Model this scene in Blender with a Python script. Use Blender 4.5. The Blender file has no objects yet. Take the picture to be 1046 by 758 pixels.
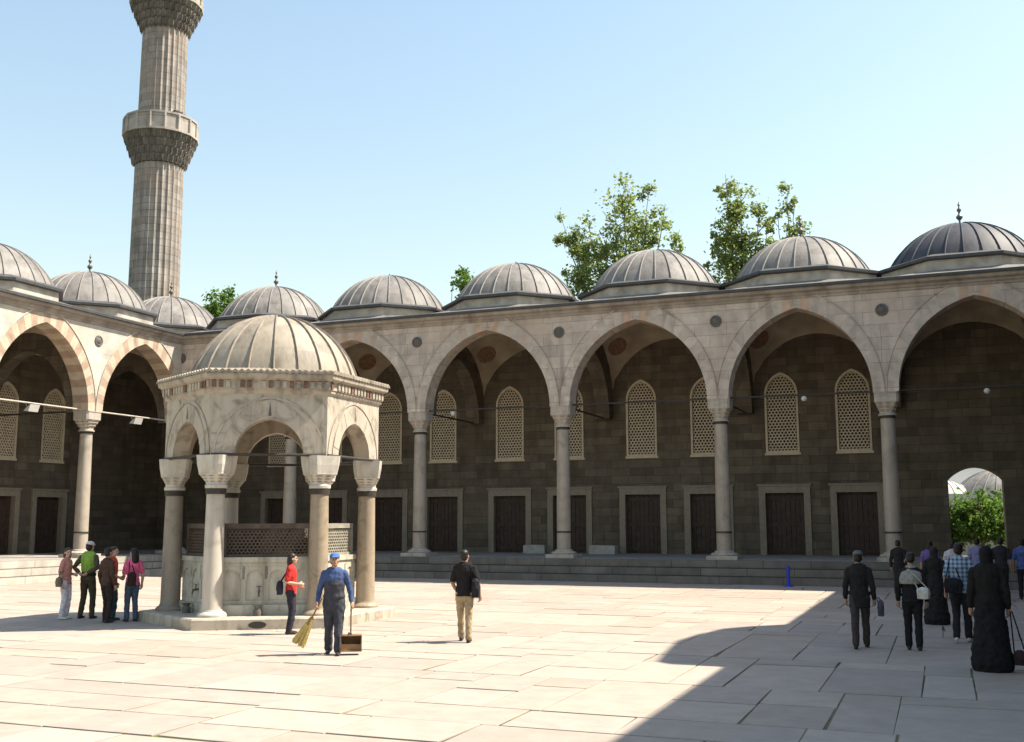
import bpy, bmesh, math, random
from mathutils import Vector, Matrix, noise
PI = math.pi
random.seed(7)
SC = bpy.context.scene
COL = SC.collection
R = math.radians

# ------------------------------------------------------------------ helpers
def link(o, parent=None):
    COL.objects.link(o)
    if parent: o.parent = parent
    return o

def tag(o, label=None, cat=None, group=None, kind=None):
    if label: o['label'] = label
    if cat: o['category'] = cat
    if group: o['group'] = group
    if kind: o['kind'] = kind
    return o

def empty(name, loc=(0, 0, 0), rz=0.0, label=None, cat=None, group=None):
    o = bpy.data.objects.new(name, None)
    o.location = loc
    o.rotation_euler = (0, 0, rz)
    o.empty_display_size = 0.2
    link(o)
    return tag(o, label, cat, group)

class MB:
    """collects faces, then links them as one mesh object"""
    def __init__(s):
        s.v = []; s.f = []; s.m = []
    def vert(s, p):
        s.v.append(tuple(p)); return len(s.v) - 1
    def face(s, pts, mi=0):
        i = [s.vert(p) for p in pts]
        s.f.append(i); s.m.append(mi)
    def box(s, x0, y0, z0, x1, y1, z1, mi=0):
        b = len(s.v)
        s.v += [(x0, y0, z0), (x1, y0, z0), (x1, y1, z0), (x0, y1, z0), (x0, y0, z1), (x1, y0, z1), (x1, y1, z1), (x0, y1, z1)]
        for q in ((3, 2, 1, 0), (4, 5, 6, 7), (0, 1, 5, 4), (1, 2, 6, 5), (2, 3, 7, 6), (3, 0, 4, 7)):
            s.f.append([b + k for k in q]); s.m.append(mi)
    def loft(s, rings, closed=True, caps=True, mi=0):
        """rings: lists of points of equal length"""
        n = len(rings[0]); b = len(s.v)
        for r in rings: s.v += [tuple(p) for p in r]
        for i in range(len(rings) - 1):
            for j in range(n if closed else n - 1):
                k = (j + 1) % n
                s.f.append([b + i*n + j, b + i*n + k, b + (i+1)*n + k, b + (i+1)*n + j]); s.m.append(mi)
        if caps and closed:
            s.f.append([b + j for j in reversed(range(n))]); s.m.append(mi)
            s.f.append([b + (len(rings)-1)*n + j for j in range(n)]); s.m.append(mi)
    def lathe(s, prof, c=(0, 0, 0), n=24, mi=0, caps=True):
        s.loft([[(c[0] + r*math.cos(2*PI*j/n), c[1] + r*math.sin(2*PI*j/n), c[2] + z) for j in range(n)] for r, z in prof], True, caps, mi)
    def tube(s, p, q, r, n=8, r2=None, mi=0):
        p = Vector(p); q = Vector(q); d = (q - p).normalized()
        a = d.orthogonal().normalized(); b = d.cross(a)
        r2 = r if r2 is None else r2
        s.loft([[p + (a*math.cos(2*PI*j/n) + b*math.sin(2*PI*j/n))*r for j in range(n)],
                [q + (a*math.cos(2*PI*j/n) + b*math.sin(2*PI*j/n))*r2 for j in range(n)]], True, True, mi)
    def xform(s, M, start=0):
        for i in range(start, len(s.v)): s.v[i] = tuple(M @ Vector(s.v[i]))
    def mesh(s, name, mats, smooth=False, merge=True):
        me = bpy.data.meshes.new(name)
        me.from_pydata(s.v, [], s.f)
        for m in (mats if isinstance(mats, (list, tuple)) else [mats]): me.materials.append(m)
        me.polygons.foreach_set('material_index', s.m)
        if merge or smooth:
            bm = bmesh.new(); bm.from_mesh(me)
            bmesh.ops.remove_doubles(bm, verts=bm.verts, dist=0.0004)
            bmesh.ops.recalc_face_normals(bm, faces=bm.faces)
            if smooth:
                for f in bm.faces: f.smooth = True
                ang = R(smooth if not isinstance(smooth, bool) else 40)
                for e in bm.edges:
                    if len(e.link_faces) == 2 and e.calc_face_angle(0) > ang: e.smooth = False
            bm.to_mesh(me); bm.free()
        me.update()
        return me
    def build(s, name, mats, parent=None, smooth=False, merge=True):
        return link(bpy.data.objects.new(name, s.mesh(name, mats, smooth, merge)), parent)

# ------------------------------------------------------------------ materials
def nodes_of(m):
    m.use_nodes = True
    nt = m.node_tree
    return nt, nt.nodes, nt.links, nt.nodes['Principled BSDF']

def shifted(N, L, out):
    oi = N.new('ShaderNodeObjectInfo'); ml = N.new('ShaderNodeVectorMath'); ml.operation = 'SCALE'; ml.inputs[0].default_value = (31, 17, 23)
    L.new(oi.outputs['Random'], ml.inputs['Scale'])
    ad = N.new('ShaderNodeVectorMath'); L.new(out, ad.inputs[0]); L.new(ml.outputs[0], ad.inputs[1])
    return ad.outputs[0]

def plain(name, col, rough=0.8, var=0.12, scale=6.0, metal=0.0, bump=0.0, spec=0.3):
    m = bpy.data.materials.new(name)
    nt, N, L, P = nodes_of(m)
    tc = N.new('ShaderNodeTexCoord'); nz = N.new('ShaderNodeTexNoise')
    nz.inputs['Scale'].default_value = scale; nz.inputs['Detail'].default_value = 5
    L.new(shifted(N, L, tc.outputs['Object']), nz.inputs['Vector'])
    mr = N.new('ShaderNodeMapRange')
    mr.inputs[1].default_value = 0.3; mr.inputs[2].default_value = 0.7
    mr.inputs[3].default_value = 1 - var; mr.inputs[4].default_value = 1 + var
    L.new(nz.outputs['Fac'], mr.inputs[0])
    mx = N.new('ShaderNodeMix'); mx.data_type = 'RGBA'; mx.blend_type = 'MULTIPLY'; mx.inputs[0].default_value = 1
    mx.inputs[6].default_value = (*col, 1)
    L.new(mr.outputs[0], mx.inputs[7])
    L.new(mx.outputs[2], P.inputs['Base Color'])
    P.inputs['Roughness'].default_value = rough; P.inputs['Metallic'].default_value = metal
    P.inputs['Specular IOR Level'].default_value = spec
    if bump:
        b = N.new('ShaderNodeBump'); b.inputs['Strength'].default_value = bump; b.inputs['Distance'].default_value = 0.02
        L.new(nz.outputs['Fac'], b.inputs['Height']); L.new(b.outputs[0], P.inputs['Normal'])
    return m

def ashlar(name, c1, c2, cm, stain, bw=1.15, bh=0.46, mortar=0.008, stain_amt=0.55, rough=0.85, bump=0.35, warm=None):
    """coursed stone with weather stains; blocks follow (x+y, z) of the object"""
    m = bpy.data.materials.new(name)
    nt, N, L, P = nodes_of(m)
    tc = N.new('ShaderNodeTexCoord'); sp = N.new('ShaderNodeSeparateXYZ'); L.new(tc.outputs['Object'], sp.inputs[0])
    ad = N.new('ShaderNodeMath'); L.new(sp.outputs[0], ad.inputs[0]); L.new(sp.outputs[1], ad.inputs[1])
    cb = N.new('ShaderNodeCombineXYZ'); L.new(ad.outputs[0], cb.inputs[0]); L.new(sp.outputs[2], cb.inputs[1])
    br = N.new('ShaderNodeTexBrick'); L.new(cb.outputs[0], br.inputs['Vector'])
    br.inputs['Scale'].default_value = 1; br.inputs['Brick Width'].default_value = bw; br.inputs['Row Height'].default_value = bh
    br.inputs['Mortar Size'].default_value = mortar; br.inputs['Mortar Smooth'].default_value = 0.3
    br.inputs['Color1'].default_value = (*c1, 1); br.inputs['Color2'].default_value = (*c2, 1); br.inputs['Mortar'].default_value = (*cm, 1)
    br.offset = 0.47; br.squash = 1.35; br.squash_frequency = 3
    # mottling
    n1 = N.new('ShaderNodeTexNoise'); n1.inputs['Scale'].default_value = 1.3; n1.inputs['Detail'].default_value = 8; n1.inputs['Roughness'].default_value = 0.65
    L.new(tc.outputs['Object'], n1.inputs['Vector'])
    r1 = N.new('ShaderNodeMapRange'); r1.inputs[1].default_value = 0.3; r1.inputs[2].default_value = 0.7; r1.inputs[3].default_value = 0.72; r1.inputs[4].default_value = 1.2
    L.new(n1.outputs['Fac'], r1.inputs[0])
    m1 = N.new('ShaderNodeMix'); m1.data_type = 'RGBA'; m1.blend_type = 'MULTIPLY'; m1.inputs[0].default_value = 1
    L.new(br.outputs['Color'], m1.inputs[6]); L.new(r1.outputs[0], m1.inputs[7])
    # vertical run-off stains
    mp = N.new('ShaderNodeMapping'); mp.inputs['Scale'].default_value = (2.2, 2.2, 0.22); L.new(tc.outputs['Object'], mp.inputs[0])
    n2 = N.new('ShaderNodeTexNoise'); n2.inputs['Scale'].default_value = 1.0; n2.inputs['Detail'].default_value = 6; L.new(mp.outputs[0], n2.inputs['Vector'])
    r2 = N.new('ShaderNodeMapRange'); r2.inputs[1].default_value = 0.5; r2.inputs[2].default_value = 0.78; r2.inputs[3].default_value = 0; r2.inputs[4].default_value = stain_amt
    L.new(n2.outputs['Fac'], r2.inputs[0])
    m2 = N.new('ShaderNodeMix'); m2.data_type = 'RGBA'; L.new(r2.outputs[0], m2.inputs[0]); L.new(m1.outputs[2], m2.inputs[6]); m2.inputs[7].default_value = (*stain, 1)
    out = m2.outputs[2]
    if warm:
        n3 = N.new('ShaderNodeTexNoise'); n3.inputs['Scale'].default_value = 0.55; n3.inputs['Detail'].default_value = 4; L.new(tc.outputs['Object'], n3.inputs['Vector'])
        r3 = N.new('ShaderNodeMapRange'); r3.inputs[1].default_value = 0.5; r3.inputs[2].default_value = 0.72; r3.inputs[3].default_value = 0; r3.inputs[4].default_value = 0.6
        L.new(n3.outputs['Fac'], r3.inputs[0])
        m3 = N.new('ShaderNodeMix'); m3.data_type = 'RGBA'; L.new(r3.outputs[0], m3.inputs[0]); L.new(out, m3.inputs[6]); m3.inputs[7].default_value = (*warm, 1)
        out = m3.outputs[2]
    L.new(out, P.inputs['Base Color'])
    P.inputs['Roughness'].default_value = rough; P.inputs['Specular IOR Level'].default_value = 0.25
    b = N.new('ShaderNodeBump'); b.inputs['Strength'].default_value = bump; b.inputs['Distance'].default_value = 0.03
    sm = N.new('ShaderNodeMath'); sm.operation = 'MULTIPLY_ADD'; sm.inputs[1].default_value = -0.6
    L.new(br.outputs['Fac'], sm.inputs[0]); L.new(n1.outputs['Fac'], sm.inputs[2])
    L.new(sm.outputs[0], b.inputs['Height']); L.new(b.outputs[0], P.inputs['Normal'])
    return m

def marble(name, c, vein, rough=0.55, scale=2.0, amt=0.7, streak=0.5, streakcol=(0.12, 0.10, 0.08)):
    m = bpy.data.materials.new(name)
    nt, N, L, P = nodes_of(m)
    tc = N.new('ShaderNodeTexCoord')
    n1 = N.new('ShaderNodeTexNoise'); n1.inputs['Scale'].default_value = scale; n1.inputs['Detail'].default_value = 9; n1.inputs['Roughness'].default_value = 0.6; n1.inputs['Distortion'].default_value = 1.6
    so = shifted(N, L, tc.outputs['Object']); L.new(so, n1.inputs['Vector'])
    cr = N.new('ShaderNodeValToRGB'); e = cr.color_ramp.elements
    e[0].position = 0.32; e[0].color = (*[a*(1-amt) + b*amt for a, b in zip(c, vein)], 1)
    e[1].position = 0.62; e[1].color = (*[x*1.08 for x in c], 1)
    k = cr.color_ramp.elements.new(0.48); k.color = (*c, 1)
    L.new(n1.outputs['Fac'], cr.inputs[0])
    mp = N.new('ShaderNodeMapping'); mp.inputs['Scale'].default_value = (5, 5, 0.5); L.new(so, mp.inputs[0])
    n2 = N.new('ShaderNodeTexNoise'); n2.inputs['Scale'].default_value = 1.0; n2.inputs['Detail'].default_value = 6; L.new(mp.outputs[0], n2.inputs['Vector'])
    r2 = N.new('ShaderNodeMapRange'); r2.inputs[1].default_value = 0.5; r2.inputs[2].default_value = 0.75; r2.inputs[3].default_value = 0; r2.inputs[4].default_value = streak
    L.new(n2.outputs['Fac'], r2.inputs[0])
    m2 = N.new('ShaderNodeMix'); m2.data_type = 'RGBA'; L.new(r2.outputs[0], m2.inputs[0]); L.new(cr.outputs[0], m2.inputs[6]); m2.inputs[7].default_value = (*streakcol, 1)
    L.new(m2.outputs[2], P.inputs['Base Color'])
    P.inputs['Roughness'].default_value = rough; P.inputs['Specular IOR Level'].default_value = 0.3
    b = N.new('ShaderNodeBump'); b.inputs['Strength'].default_value = 0.25; b.inputs['Distance'].default_value = 0.02
    L.new(n1.outputs['Fac'], b.inputs['Height']); L.new(b.outputs[0], P.inputs['Normal'])
    return m

def cloth(name, col, rough=0.9, var=0.25):
    return plain(name, col, rough, var, 14, 0, 0.4, 0.15)

M = {}
M['facade'] = ashlar('facade_stone', (.55, .465, .395), (.445, .375, .32), (.22, .19, .16), (.19, .16, .135), 1.25, .47, .008, .62, warm=(.46, .36, .29))
M['facade_sunny'] = ashlar('pale_facade_stone', (.5, .46, .4), (.45, .41, .355), (.33, .29, .25), (.3, .26, .21), 1.25, .47, .006, .35, warm=(.47, .37, .3))
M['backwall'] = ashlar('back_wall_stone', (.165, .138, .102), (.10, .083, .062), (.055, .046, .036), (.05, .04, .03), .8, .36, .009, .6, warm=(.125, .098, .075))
M['vault'] = plain('vault_plaster', (.37, .305, .22), .9, .25, 1.2)
M['ring_grey'] = plain('arch_stone_grey', (.44, .38, .32), .85, .18, 3)
M['ring_cream'] = plain('arch_stone_cream', (.45, .37, .28), .85, .15, 3)
M['ring_red'] = plain('arch_stone_red', (.35, .255, .19), .85, .2, 3)
M['ring_pink'] = plain('arch_stone_pink', (.45, .32, .24), .85, .2, 3)
M['column'] = marble('column_marble', (.34, .295, .24), (.21, .185, .15), .5, 1.2, .6, .25)
M['capital'] = marble('capital_marble', (.40, .355, .30), (.27, .235, .2), .6, 3, .6, .4)
M['cornice'] = ashlar('cornice_stone', (.36, .32, .28), (.30, .26, .22), (.18, .15, .12), (.14, .10, .08), 1.4, .6, .006, .75)
M['drum'] = plain('drum_plaster', (.40, .36, .31), .9, .3, 2.2, 0, .2)
M['lead_edge'] = plain('lead_edge', (.065, .066, .068), .6, .2, 5, 0, .2)
M['iron'] = plain('dark_iron', (.045, .04, .036), .6, .2, 8)
M['rod_sunlit'] = plain('sunlit_tie_rod', (.42, .38, .32), .6, .15, 8)  # tie rods in the sun: the sunlight is put into a paler colour
M['steps_shaded'] = ashlar('shaded_step_stone', (.2, .18, .155), (.155, .14, .12), (.06, .055, .05), (.08, .072, .062), 1.7, .28, .012, .6)  # steps on the shaded sides, with the shade put into the stone colour
M['steps'] = ashlar('sunlit_step_stone', (.46, .42, .36), (.41, .375, .32), (.12, .11, .1), (.18, .17, .15), 1.7, .28, .012, .5)  # the same steps in sun, with the sunlight put into the colour
M['floor'] = ashlar('portico_floor_stone', (.33, .31, .28), (.29, .27, .245), (.14, .13, .11), (.2, .18, .16), 1.1, 1.1, .012, .3)
M['lattice'] = plain('plaster_lattice', (.56, .48, .36), .85, .12, 6)
M['pane'] = plain('dark_window_pane', (.035, .03, .028), .4, .2, 3)
M['door'] = plain('dark_brown_door_wood', (.05, .032, .024), .6, .3, 5, 0, .2)
M['door_frame'] = marble('door_frame_marble', (.25, .215, .165), (.17, .145, .115), .6, 3, .5, .35)
M['boss'] = plain('dark_stone_boss', (.11, .10, .09), .7, .2, 8)
M['roundel'] = plain('red_painted_roundel', (.23, .13, .085), .9, .35, 9)
M['bush'] = None

def lead(name, c, seam):
    m = bpy.data.materials.new(name)
    nt, N, L, P = nodes_of(m)
    tc = N.new('ShaderNodeTexCoord')
    n1 = N.new('ShaderNodeTexNoise'); n1.inputs['Scale'].default_value = 1.6; n1.inputs['Detail'].default_value = 8; n1.inputs['Roughness'].default_value = .65
    mp = N.new('ShaderNodeMapping'); mp.inputs['Scale'].default_value = (1.7, 1.7, .5); L.new(shifted(N, L, tc.outputs['Object']), mp.inputs[0]); L.new(mp.outputs[0], n1.inputs['Vector'])
    cr = N.new('ShaderNodeValToRGB'); e = cr.color_ramp.elements
    e[0].position = .3; e[0].color = (*[x*.55 for x in c], 1); e[1].position = .72; e[1].color = (*[x*1.25 for x in c], 1)
    k = e.new(.5); k.color = (*c, 1)
    L.new(n1.outputs['Fac'], cr.inputs[0])
    # each lead sheet has its own tone
    sp = N.new('ShaderNodeSeparateXYZ'); L.new(tc.outputs['Object'], sp.inputs[0])
    at = N.new('ShaderNodeMath'); at.operation = 'ARCTAN2'; L.new(sp.outputs[1], at.inputs[0]); L.new(sp.outputs[0], at.inputs[1])
    def quant(o, k, off=.5):
        m_ = N.new('ShaderNodeMath'); m_.operation = 'MULTIPLY_ADD'; m_.inputs[1].default_value = k; m_.inputs[2].default_value = off; L.new(o, m_.inputs[0])
        f_ = N.new('ShaderNodeMath'); f_.operation = 'FLOOR'; L.new(m_.outputs[0], f_.inputs[0]); return f_.outputs[0]
    cx_ = N.new('ShaderNodeCombineXYZ'); L.new(quant(at.outputs[0], seam/(2*PI)), cx_.inputs[0]); L.new(quant(sp.outputs[2], 1.45, .2), cx_.inputs[1])
    oi = N.new('ShaderNodeObjectInfo'); L.new(oi.outputs['Random'], cx_.inputs[2])
    wn = N.new('ShaderNodeTexWhiteNoise'); wn.noise_dimensions = '3D'; L.new(cx_.outputs[0], wn.inputs[0])
    rr = N.new('ShaderNodeMapRange'); rr.inputs[3].default_value = .8; rr.inputs[4].default_value = 1.14; L.new(wn.outputs[0], rr.inputs[0])
    mm = N.new('ShaderNodeMix'); mm.data_type = 'RGBA'; mm.blend_type = 'MULTIPLY'; mm.inputs[0].default_value = 1; L.new(cr.outputs[0], mm.inputs[6]); L.new(rr.outputs[0], mm.inputs[7])
    L.new(mm.outputs[2], P.inputs['Base Color'])
    P.inputs['Roughness'].default_value = .62; P.inputs['Metallic'].default_value = 0; P.inputs['Specular IOR Level'].default_value = .35
    b = N.new('ShaderNodeBump'); b.inputs['Strength'].default_value = .3; b.inputs['Distance'].default_value = .03
    L.new(n1.outputs['Fac'], b.inputs['Height']); L.new(b.outputs[0], P.inputs['Normal'])
    return m
M['lead'] = lead('weathered_lead', (.19, .175, .16), 26)
M['lead_dark'] = lead('dark_slate_lead', (.045, .046, .056), 26)
M['lead_tan'] = lead('tan_weathered_lead', (.28, .24, .185), 22)
M['lead_seam'] = plain('pale_lead_seam', (.225, .208, .19), .6, .2, 5)
M['lead_seam_tan'] = plain('tan_lead_seam', (.25, .21, .17), .6, .2, 5)
M['brass'] = plain('weathered_gilt', (.13, .115, .10), .45, .25, 8, .4)

# ------------------------------------------------------------------ measured layout (metres; camera over the origin)
XL, YB, XR = -33.303, 41.226, 4.62
COLS = [-33.303, -27.057, -20.576, -14.116, -7.701, -1.62, 4.594]
SL = 5.811
HP, HT, HS, HA, HM, HC = .835, 6.07, 6.92, 10.24, 9.93, 10.93
F0, F1, D = -.35, .45, 6.2           # facade front / back, back wall (depth behind the column line)

def arch_pts(a, rise, n=26):
    """two-centred pointed arch from (-a,0) to (a,0)"""
    if rise <= a*1.001:
        return [(-a*math.cos(PI*i/n), rise*math.sin(PI*i/n)) for i in range(n + 1)]
    c = (rise*rise - a*a)/(2*a); r = a + c
    th = math.atan2(rise, c); h = n//2
    left = [(c - r*math.cos(th*i/h), r*math.sin(th*i/h)) for i in range(h + 1)]
    left[-1] = (0.0, rise)
    return left + [(-x, z) for x, z in reversed(left[:-1])]

def arch_wall(mb, x0, x1, cx, a, zs, rise, ztop, y0, y1, n=26, soffit=True, zbot=None, mi=0):
    """a wall piece from x0 to x1 (front y0, back y1) with a pointed opening"""
    P = [(cx + x, zs + z) for x, z in arch_pts(a, rise, n)]
    zb = zs if zbot is None else zbot
    for y, fl in ((y0, False), (y1, True)):
        def q(p):
            mb.face(p[::-1] if fl else p, mi)
        q([(x0, y, zb), (cx - a, y, zb), (cx - a, y, zs), (cx - a, y, ztop), (x0, y, ztop)])
        q([(cx + a, y, zb), (x1, y, zb), (x1, y, ztop), (cx + a, y, ztop), (cx + a, y, zs)])
        for (xa, za), (xb, zb2) in zip(P, P[1:]):
            q([(xa, y, za), (xb, y, zb2), (xb, y, ztop), (xa, y, ztop)])
    if soffit:
        for (xa, za), (xb, zb2) in zip(P, P[1:]):
            mb.face([(xa, y0, za), (xa, y1, za), (xb, y1, zb2), (xb, y0, zb2)], mi)
    # undersides and ends
    for xa, xb in ((x0, cx - a), (cx + a, x1)):
        mb.face([(xa, y0, zb), (xa, y1, zb), (xb, y1, zb), (xb, y0, zb)], mi)
    mb.face([(x0, y0, ztop), (x1, y0, ztop), (x1, y1, ztop), (x0, y1, ztop)], mi)

VR = random.Random(5)
def voussoirs(mb, cx, a, zs, rise, w, y0, y1, pat, nv, sub=2):
    """ring of alternating stones; pat(i, nv) -> material index"""
    n = nv*sub
    if n % 2: n += 1
    ins = arch_pts(a, rise, n); out = arch_pts(a + w*.64, rise + w*1.08, n)
    for i in range(len(ins) - 1):
        mi = pat(min(nv - 1, i//sub), nv)
        (xa, za), (xb, zb) = ins[i], ins[i+1]; (xc, zc), (xd, zd) = out[i], out[i+1]
        pr = VR.uniform(-.006, .004); A = lambda x, y, z: (cx + x, y + (pr if y == y0 else 0), zs + z)
        mb.face([A(xa, y0, za), A(xb, y0, zb), A(xd, y0, zd), A(xc, y0, zc)], mi)
        mb.face([A(xa, y0, za), A(xa, y1, za), A(xb, y1, zb), A(xb, y0, zb)], mi)
        mb.face([A(xc, y0, zc), A(xd, y0, zd), A(xd, y0 + .06, zd), A(xc, y0 + .06, zc)], mi)
    return ins, out

def column_mesh(r0, r1, z0, z1):
    mb = MB(); n = 28
    prof = [(r0, z0), (r0*1.0, z0 + .3), (r0*.985, z0 + (z1-z0)*.4), (r1, z1)]
    mb.lathe(prof, n=n); return mb

def sq_ring(w, z, k, n=32, rot=0.0):
    """ring that morphs from a circle (k=0) to a square (k=1) of half width w"""
    pts = []
    for j in range(n):
        t = 2*PI*(j + .5)/n
        c, s = math.cos(t), math.sin(t)
        sq = 1/max(abs(c), abs(s))
        r = w*((1-k) + k*sq*.985)
        pts.append((r*math.cos(t + rot), r*math.sin(t + rot), z))
    return pts

def capital_mb(r, w, z0, z1, rot=0.0):
    """stalactite capital: tiers stepping from a round neck to a square block"""
    mb = MB(); H = z1 - z0
    prof = [(r*1.02, 0, 0), (r*1.3, .0, 0), (r*1.3, .06, 0), (r*1.1, .09, 0), (r*1.12, .16, .05)]
    rings = [sq_ring(a, z0 + H*z, k, rot=rot) for a, z, k in prof]
    mb.loft(rings)
    tiers = 3
    za = .16
    for t in range(tiers):
        zb = .16 + (t+1)*.15
        wa = r*1.1 + (w - r*1.1)*(t/tiers)**.9; wb = r*1.1 + (w*1.0 - r*1.1)*((t+1)/tiers)**.9
        ka, kb = t/tiers, (t+1)/tiers
        n = 32
        r1_ = sq_ring(wa*.97, z0 + H*za, ka, n, rot); r2_ = sq_ring(wb, z0 + H*(zb - .03), kb, n, rot); r3_ = sq_ring(wb, z0 + H*zb, kb, n, rot)
        # niches: every other vertex pulled in on the lower ring
        r1_ = [(x*(.88 if j % 4 < 2 else 1.0), y*(.88 if j % 4 < 2 else 1.0), z) for j, (x, y, z) in enumerate(r1_)]
        mb.loft([r1_, r2_, r3_])
        za = zb
    mb.loft([sq_ring(w*1.0, z0 + H*.61, 1, rot=rot), sq_ring(w*1.0, z0 + H*.95, 1, rot=rot), sq_ring(w*1.05, z0 + H*.955, 1, rot=rot), sq_ring(w*1.05, z1, 1, rot=rot)])
    return mb

HEXR = .084
def lattice_mesh(w, z0, zs, rise, thick=.05, hexr=HEXR, hole=.66, name='lattice', mat=None):
    """pierced plate of hexagonal holes, inside a pointed outline; local x centred, y=0 front"""
    mb = MB()
    dx = hexr*math.sqrt(3); dz = hexr*1.5
    top = arch_pts(w/2, rise, 40) if rise else [(-w/2, 0), (w/2, 0)]
    def zlim(x):
        for (xa, za), (xb, zb) in zip(top, top[1:]):
            if xa <= x <= xb: return zs + za + (zb - za)*(x - xa)/max(1e-6, xb - xa)
        return -1
    row = 0; z = z0 + hexr*.5
    while z < zs + rise:
        nx = int(w/dx) + 2
        for i in range(-nx//2 - 1, nx//2 + 2):
            x = i*dx + (dx/2 if row % 2 else 0)
            if abs(x) > w/2 - .005 or z > zlim(x) - .01: continue
            o = [(x + hexr*math.sin(PI*k/3), z + hexr*math.cos(PI*k/3)) for k in range(6)]
            h = [(x + hexr*hole*math.sin(PI*k/3), z + hexr*hole*math.cos(PI*k/3)) for k in range(6)]
            for k in range(6):
                l = (k + 1) % 6
                mb.face([(o[k][0], 0, o[k][1]), (h[k][0], 0, h[k][1]), (h[l][0], 0, h[l][1]), (o[l][0], 0, o[l][1])])
                mb.face([(h[k][0], 0, h[k][1]), (h[k][0], thick, h[k][1]), (h[l][0], thick, h[l][1]), (h[l][0], 0, h[l][1])])
        z += dz; row += 1
    return mb.mesh(name, mat, merge=False)

def outline_frame(mb, w, z0, zs, rise, band, y0, y1, mi=0, n=20):
    """frame band round a pointed window, inside its outline"""
    o = [(-w/2, z0)] + [(x, zs + z) for x, z in arch_pts(w/2, rise, n)] + [(w/2, z0)]
    k = (w/2 - band)/(w/2)
    i_ = [(-w/2 + band, z0 + band)] + [(x, zs + z) for x, z in arch_pts(w/2 - band, rise*k, n)] + [(w/2 - band, z0 + band)]
    N_ = len(o)
    for j in range(N_):
        l = (j + 1) % N_
        mb.face([(o[j][0], y0, o[j][1]), (o[l][0], y0, o[l][1]), (i_[l][0], y0, i_[l][1]), (i_[j][0], y0, i_[j][1])], mi)
        mb.face([(i_[j][0], y0, i_[j][1]), (i_[l][0], y0, i_[l][1]), (i_[l][0], y1, i_[l][1]), (i_[j][0], y1, i_[j][1])], mi)

WIN_W, WIN_Z0, WIN_ZS, WIN_R = 1.42, 5.2, 7.75, .95
DOOR_W, DOOR_Z = 1.62, 3.47
LAT = lattice_mesh(WIN_W - .16, WIN_Z0 + .07, WIN_ZS, WIN_R*.9, mat=M['lattice'])
_mb = MB(); outline_frame(_mb, WIN_W, WIN_Z0, WIN_ZS, WIN_R, .09, -.035, .1)
_mb.box(-WIN_W/2 - .05, -.06, WIN_Z0 - .1, WIN_W/2 + .05, .1, WIN_Z0 - .002)
FRAME_ME = _mb.mesh('window_frame', M['lattice'])
_mb = MB(); _mb.face([(-WIN_W/2, .26, WIN_Z0), (WIN_W/2, .26, WIN_Z0), (WIN_W/2, .26, WIN_ZS + 1.0), (-WIN_W/2, .26, WIN_ZS + 1.0)])
PANE_ME = _mb.mesh('pane', M['pane'])
_mb = MB()
for k in range(8):
    x0 = -DOOR_W/2 + k*DOOR_W/8
    _mb.box(x0 + .006, .2 + (.012 if k in (0, 3, 4, 7) else .03), HP, x0 + DOOR_W/8 - .006, .29, DOOR_Z)
for zc in (HP + .2, HP + 1.3, DOOR_Z - .2): _mb.box(-DOOR_W/2 + .05, .185, zc - .08, DOOR_W/2 - .05, .2, zc + .08)
DOOR_ME = _mb.mesh('door', M['door'])
_mb = MB()
fw_ = .27
_mb.box(-DOOR_W/2 - fw_, -.07, HP, -DOOR_W/2 + .002, .2, DOOR_Z)
_mb.box(DOOR_W/2 - .002, -.07, HP, DOOR_W/2 + fw_, .2, DOOR_Z)
_mb.box(-DOOR_W/2 - fw_, -.073, DOOR_Z + .002, DOOR_W/2 + fw_, .2, DOOR_Z + .3)
_mb.box(-DOOR_W/2 - fw_ - .06, -.13, DOOR_Z + .3, DOOR_W/2 + fw_ + .06, .1, DOOR_Z + .38)
DFRAME_ME = _mb.mesh('door_frame', M['door_frame'])
_mb = capital_mb(.25, .425, HT, HS); CAP_ME = _mb.mesh('capital', M['capital'])
_mb = column_mesh(.285, .25, HP + .3, HT + .01); SHAFT_ME = _mb.mesh('column', M['column'], smooth=30)
_mb = MB(); _mb.box(-.58, -.58, HP, .58, .58, HP + .15); _mb.lathe([(.5, HP + .15), (.52, HP + .2), (.47, HP + .25), (.37, HP + .27), (.36, HP + .32), (.29, HP + .34)], n=28)
BASE_ME = _mb.mesh('base', M['capital'], smooth=30)
_mb = MB(); _mb.lathe([(.30, HP + 1.0), (.31, HP + 1.0), (.31, HP + 1.06), (.30, HP + 1.06)], n=24)
BAND_ME = _mb.mesh('iron_band', M['iron'])
_mb = MB(); _mb.lathe([(.262, HT - .1), (.278, HT - .1), (.278, HT + .02), (.262, HT + .02)], n=24); BAND2_ME = _mb.mesh('iron_band', M['iron'])

def put(name, me, parent, loc=(0, 0, 0)):
    o = bpy.data.objects.new(name, me); o.location = loc
    return link(o, parent)

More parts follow.
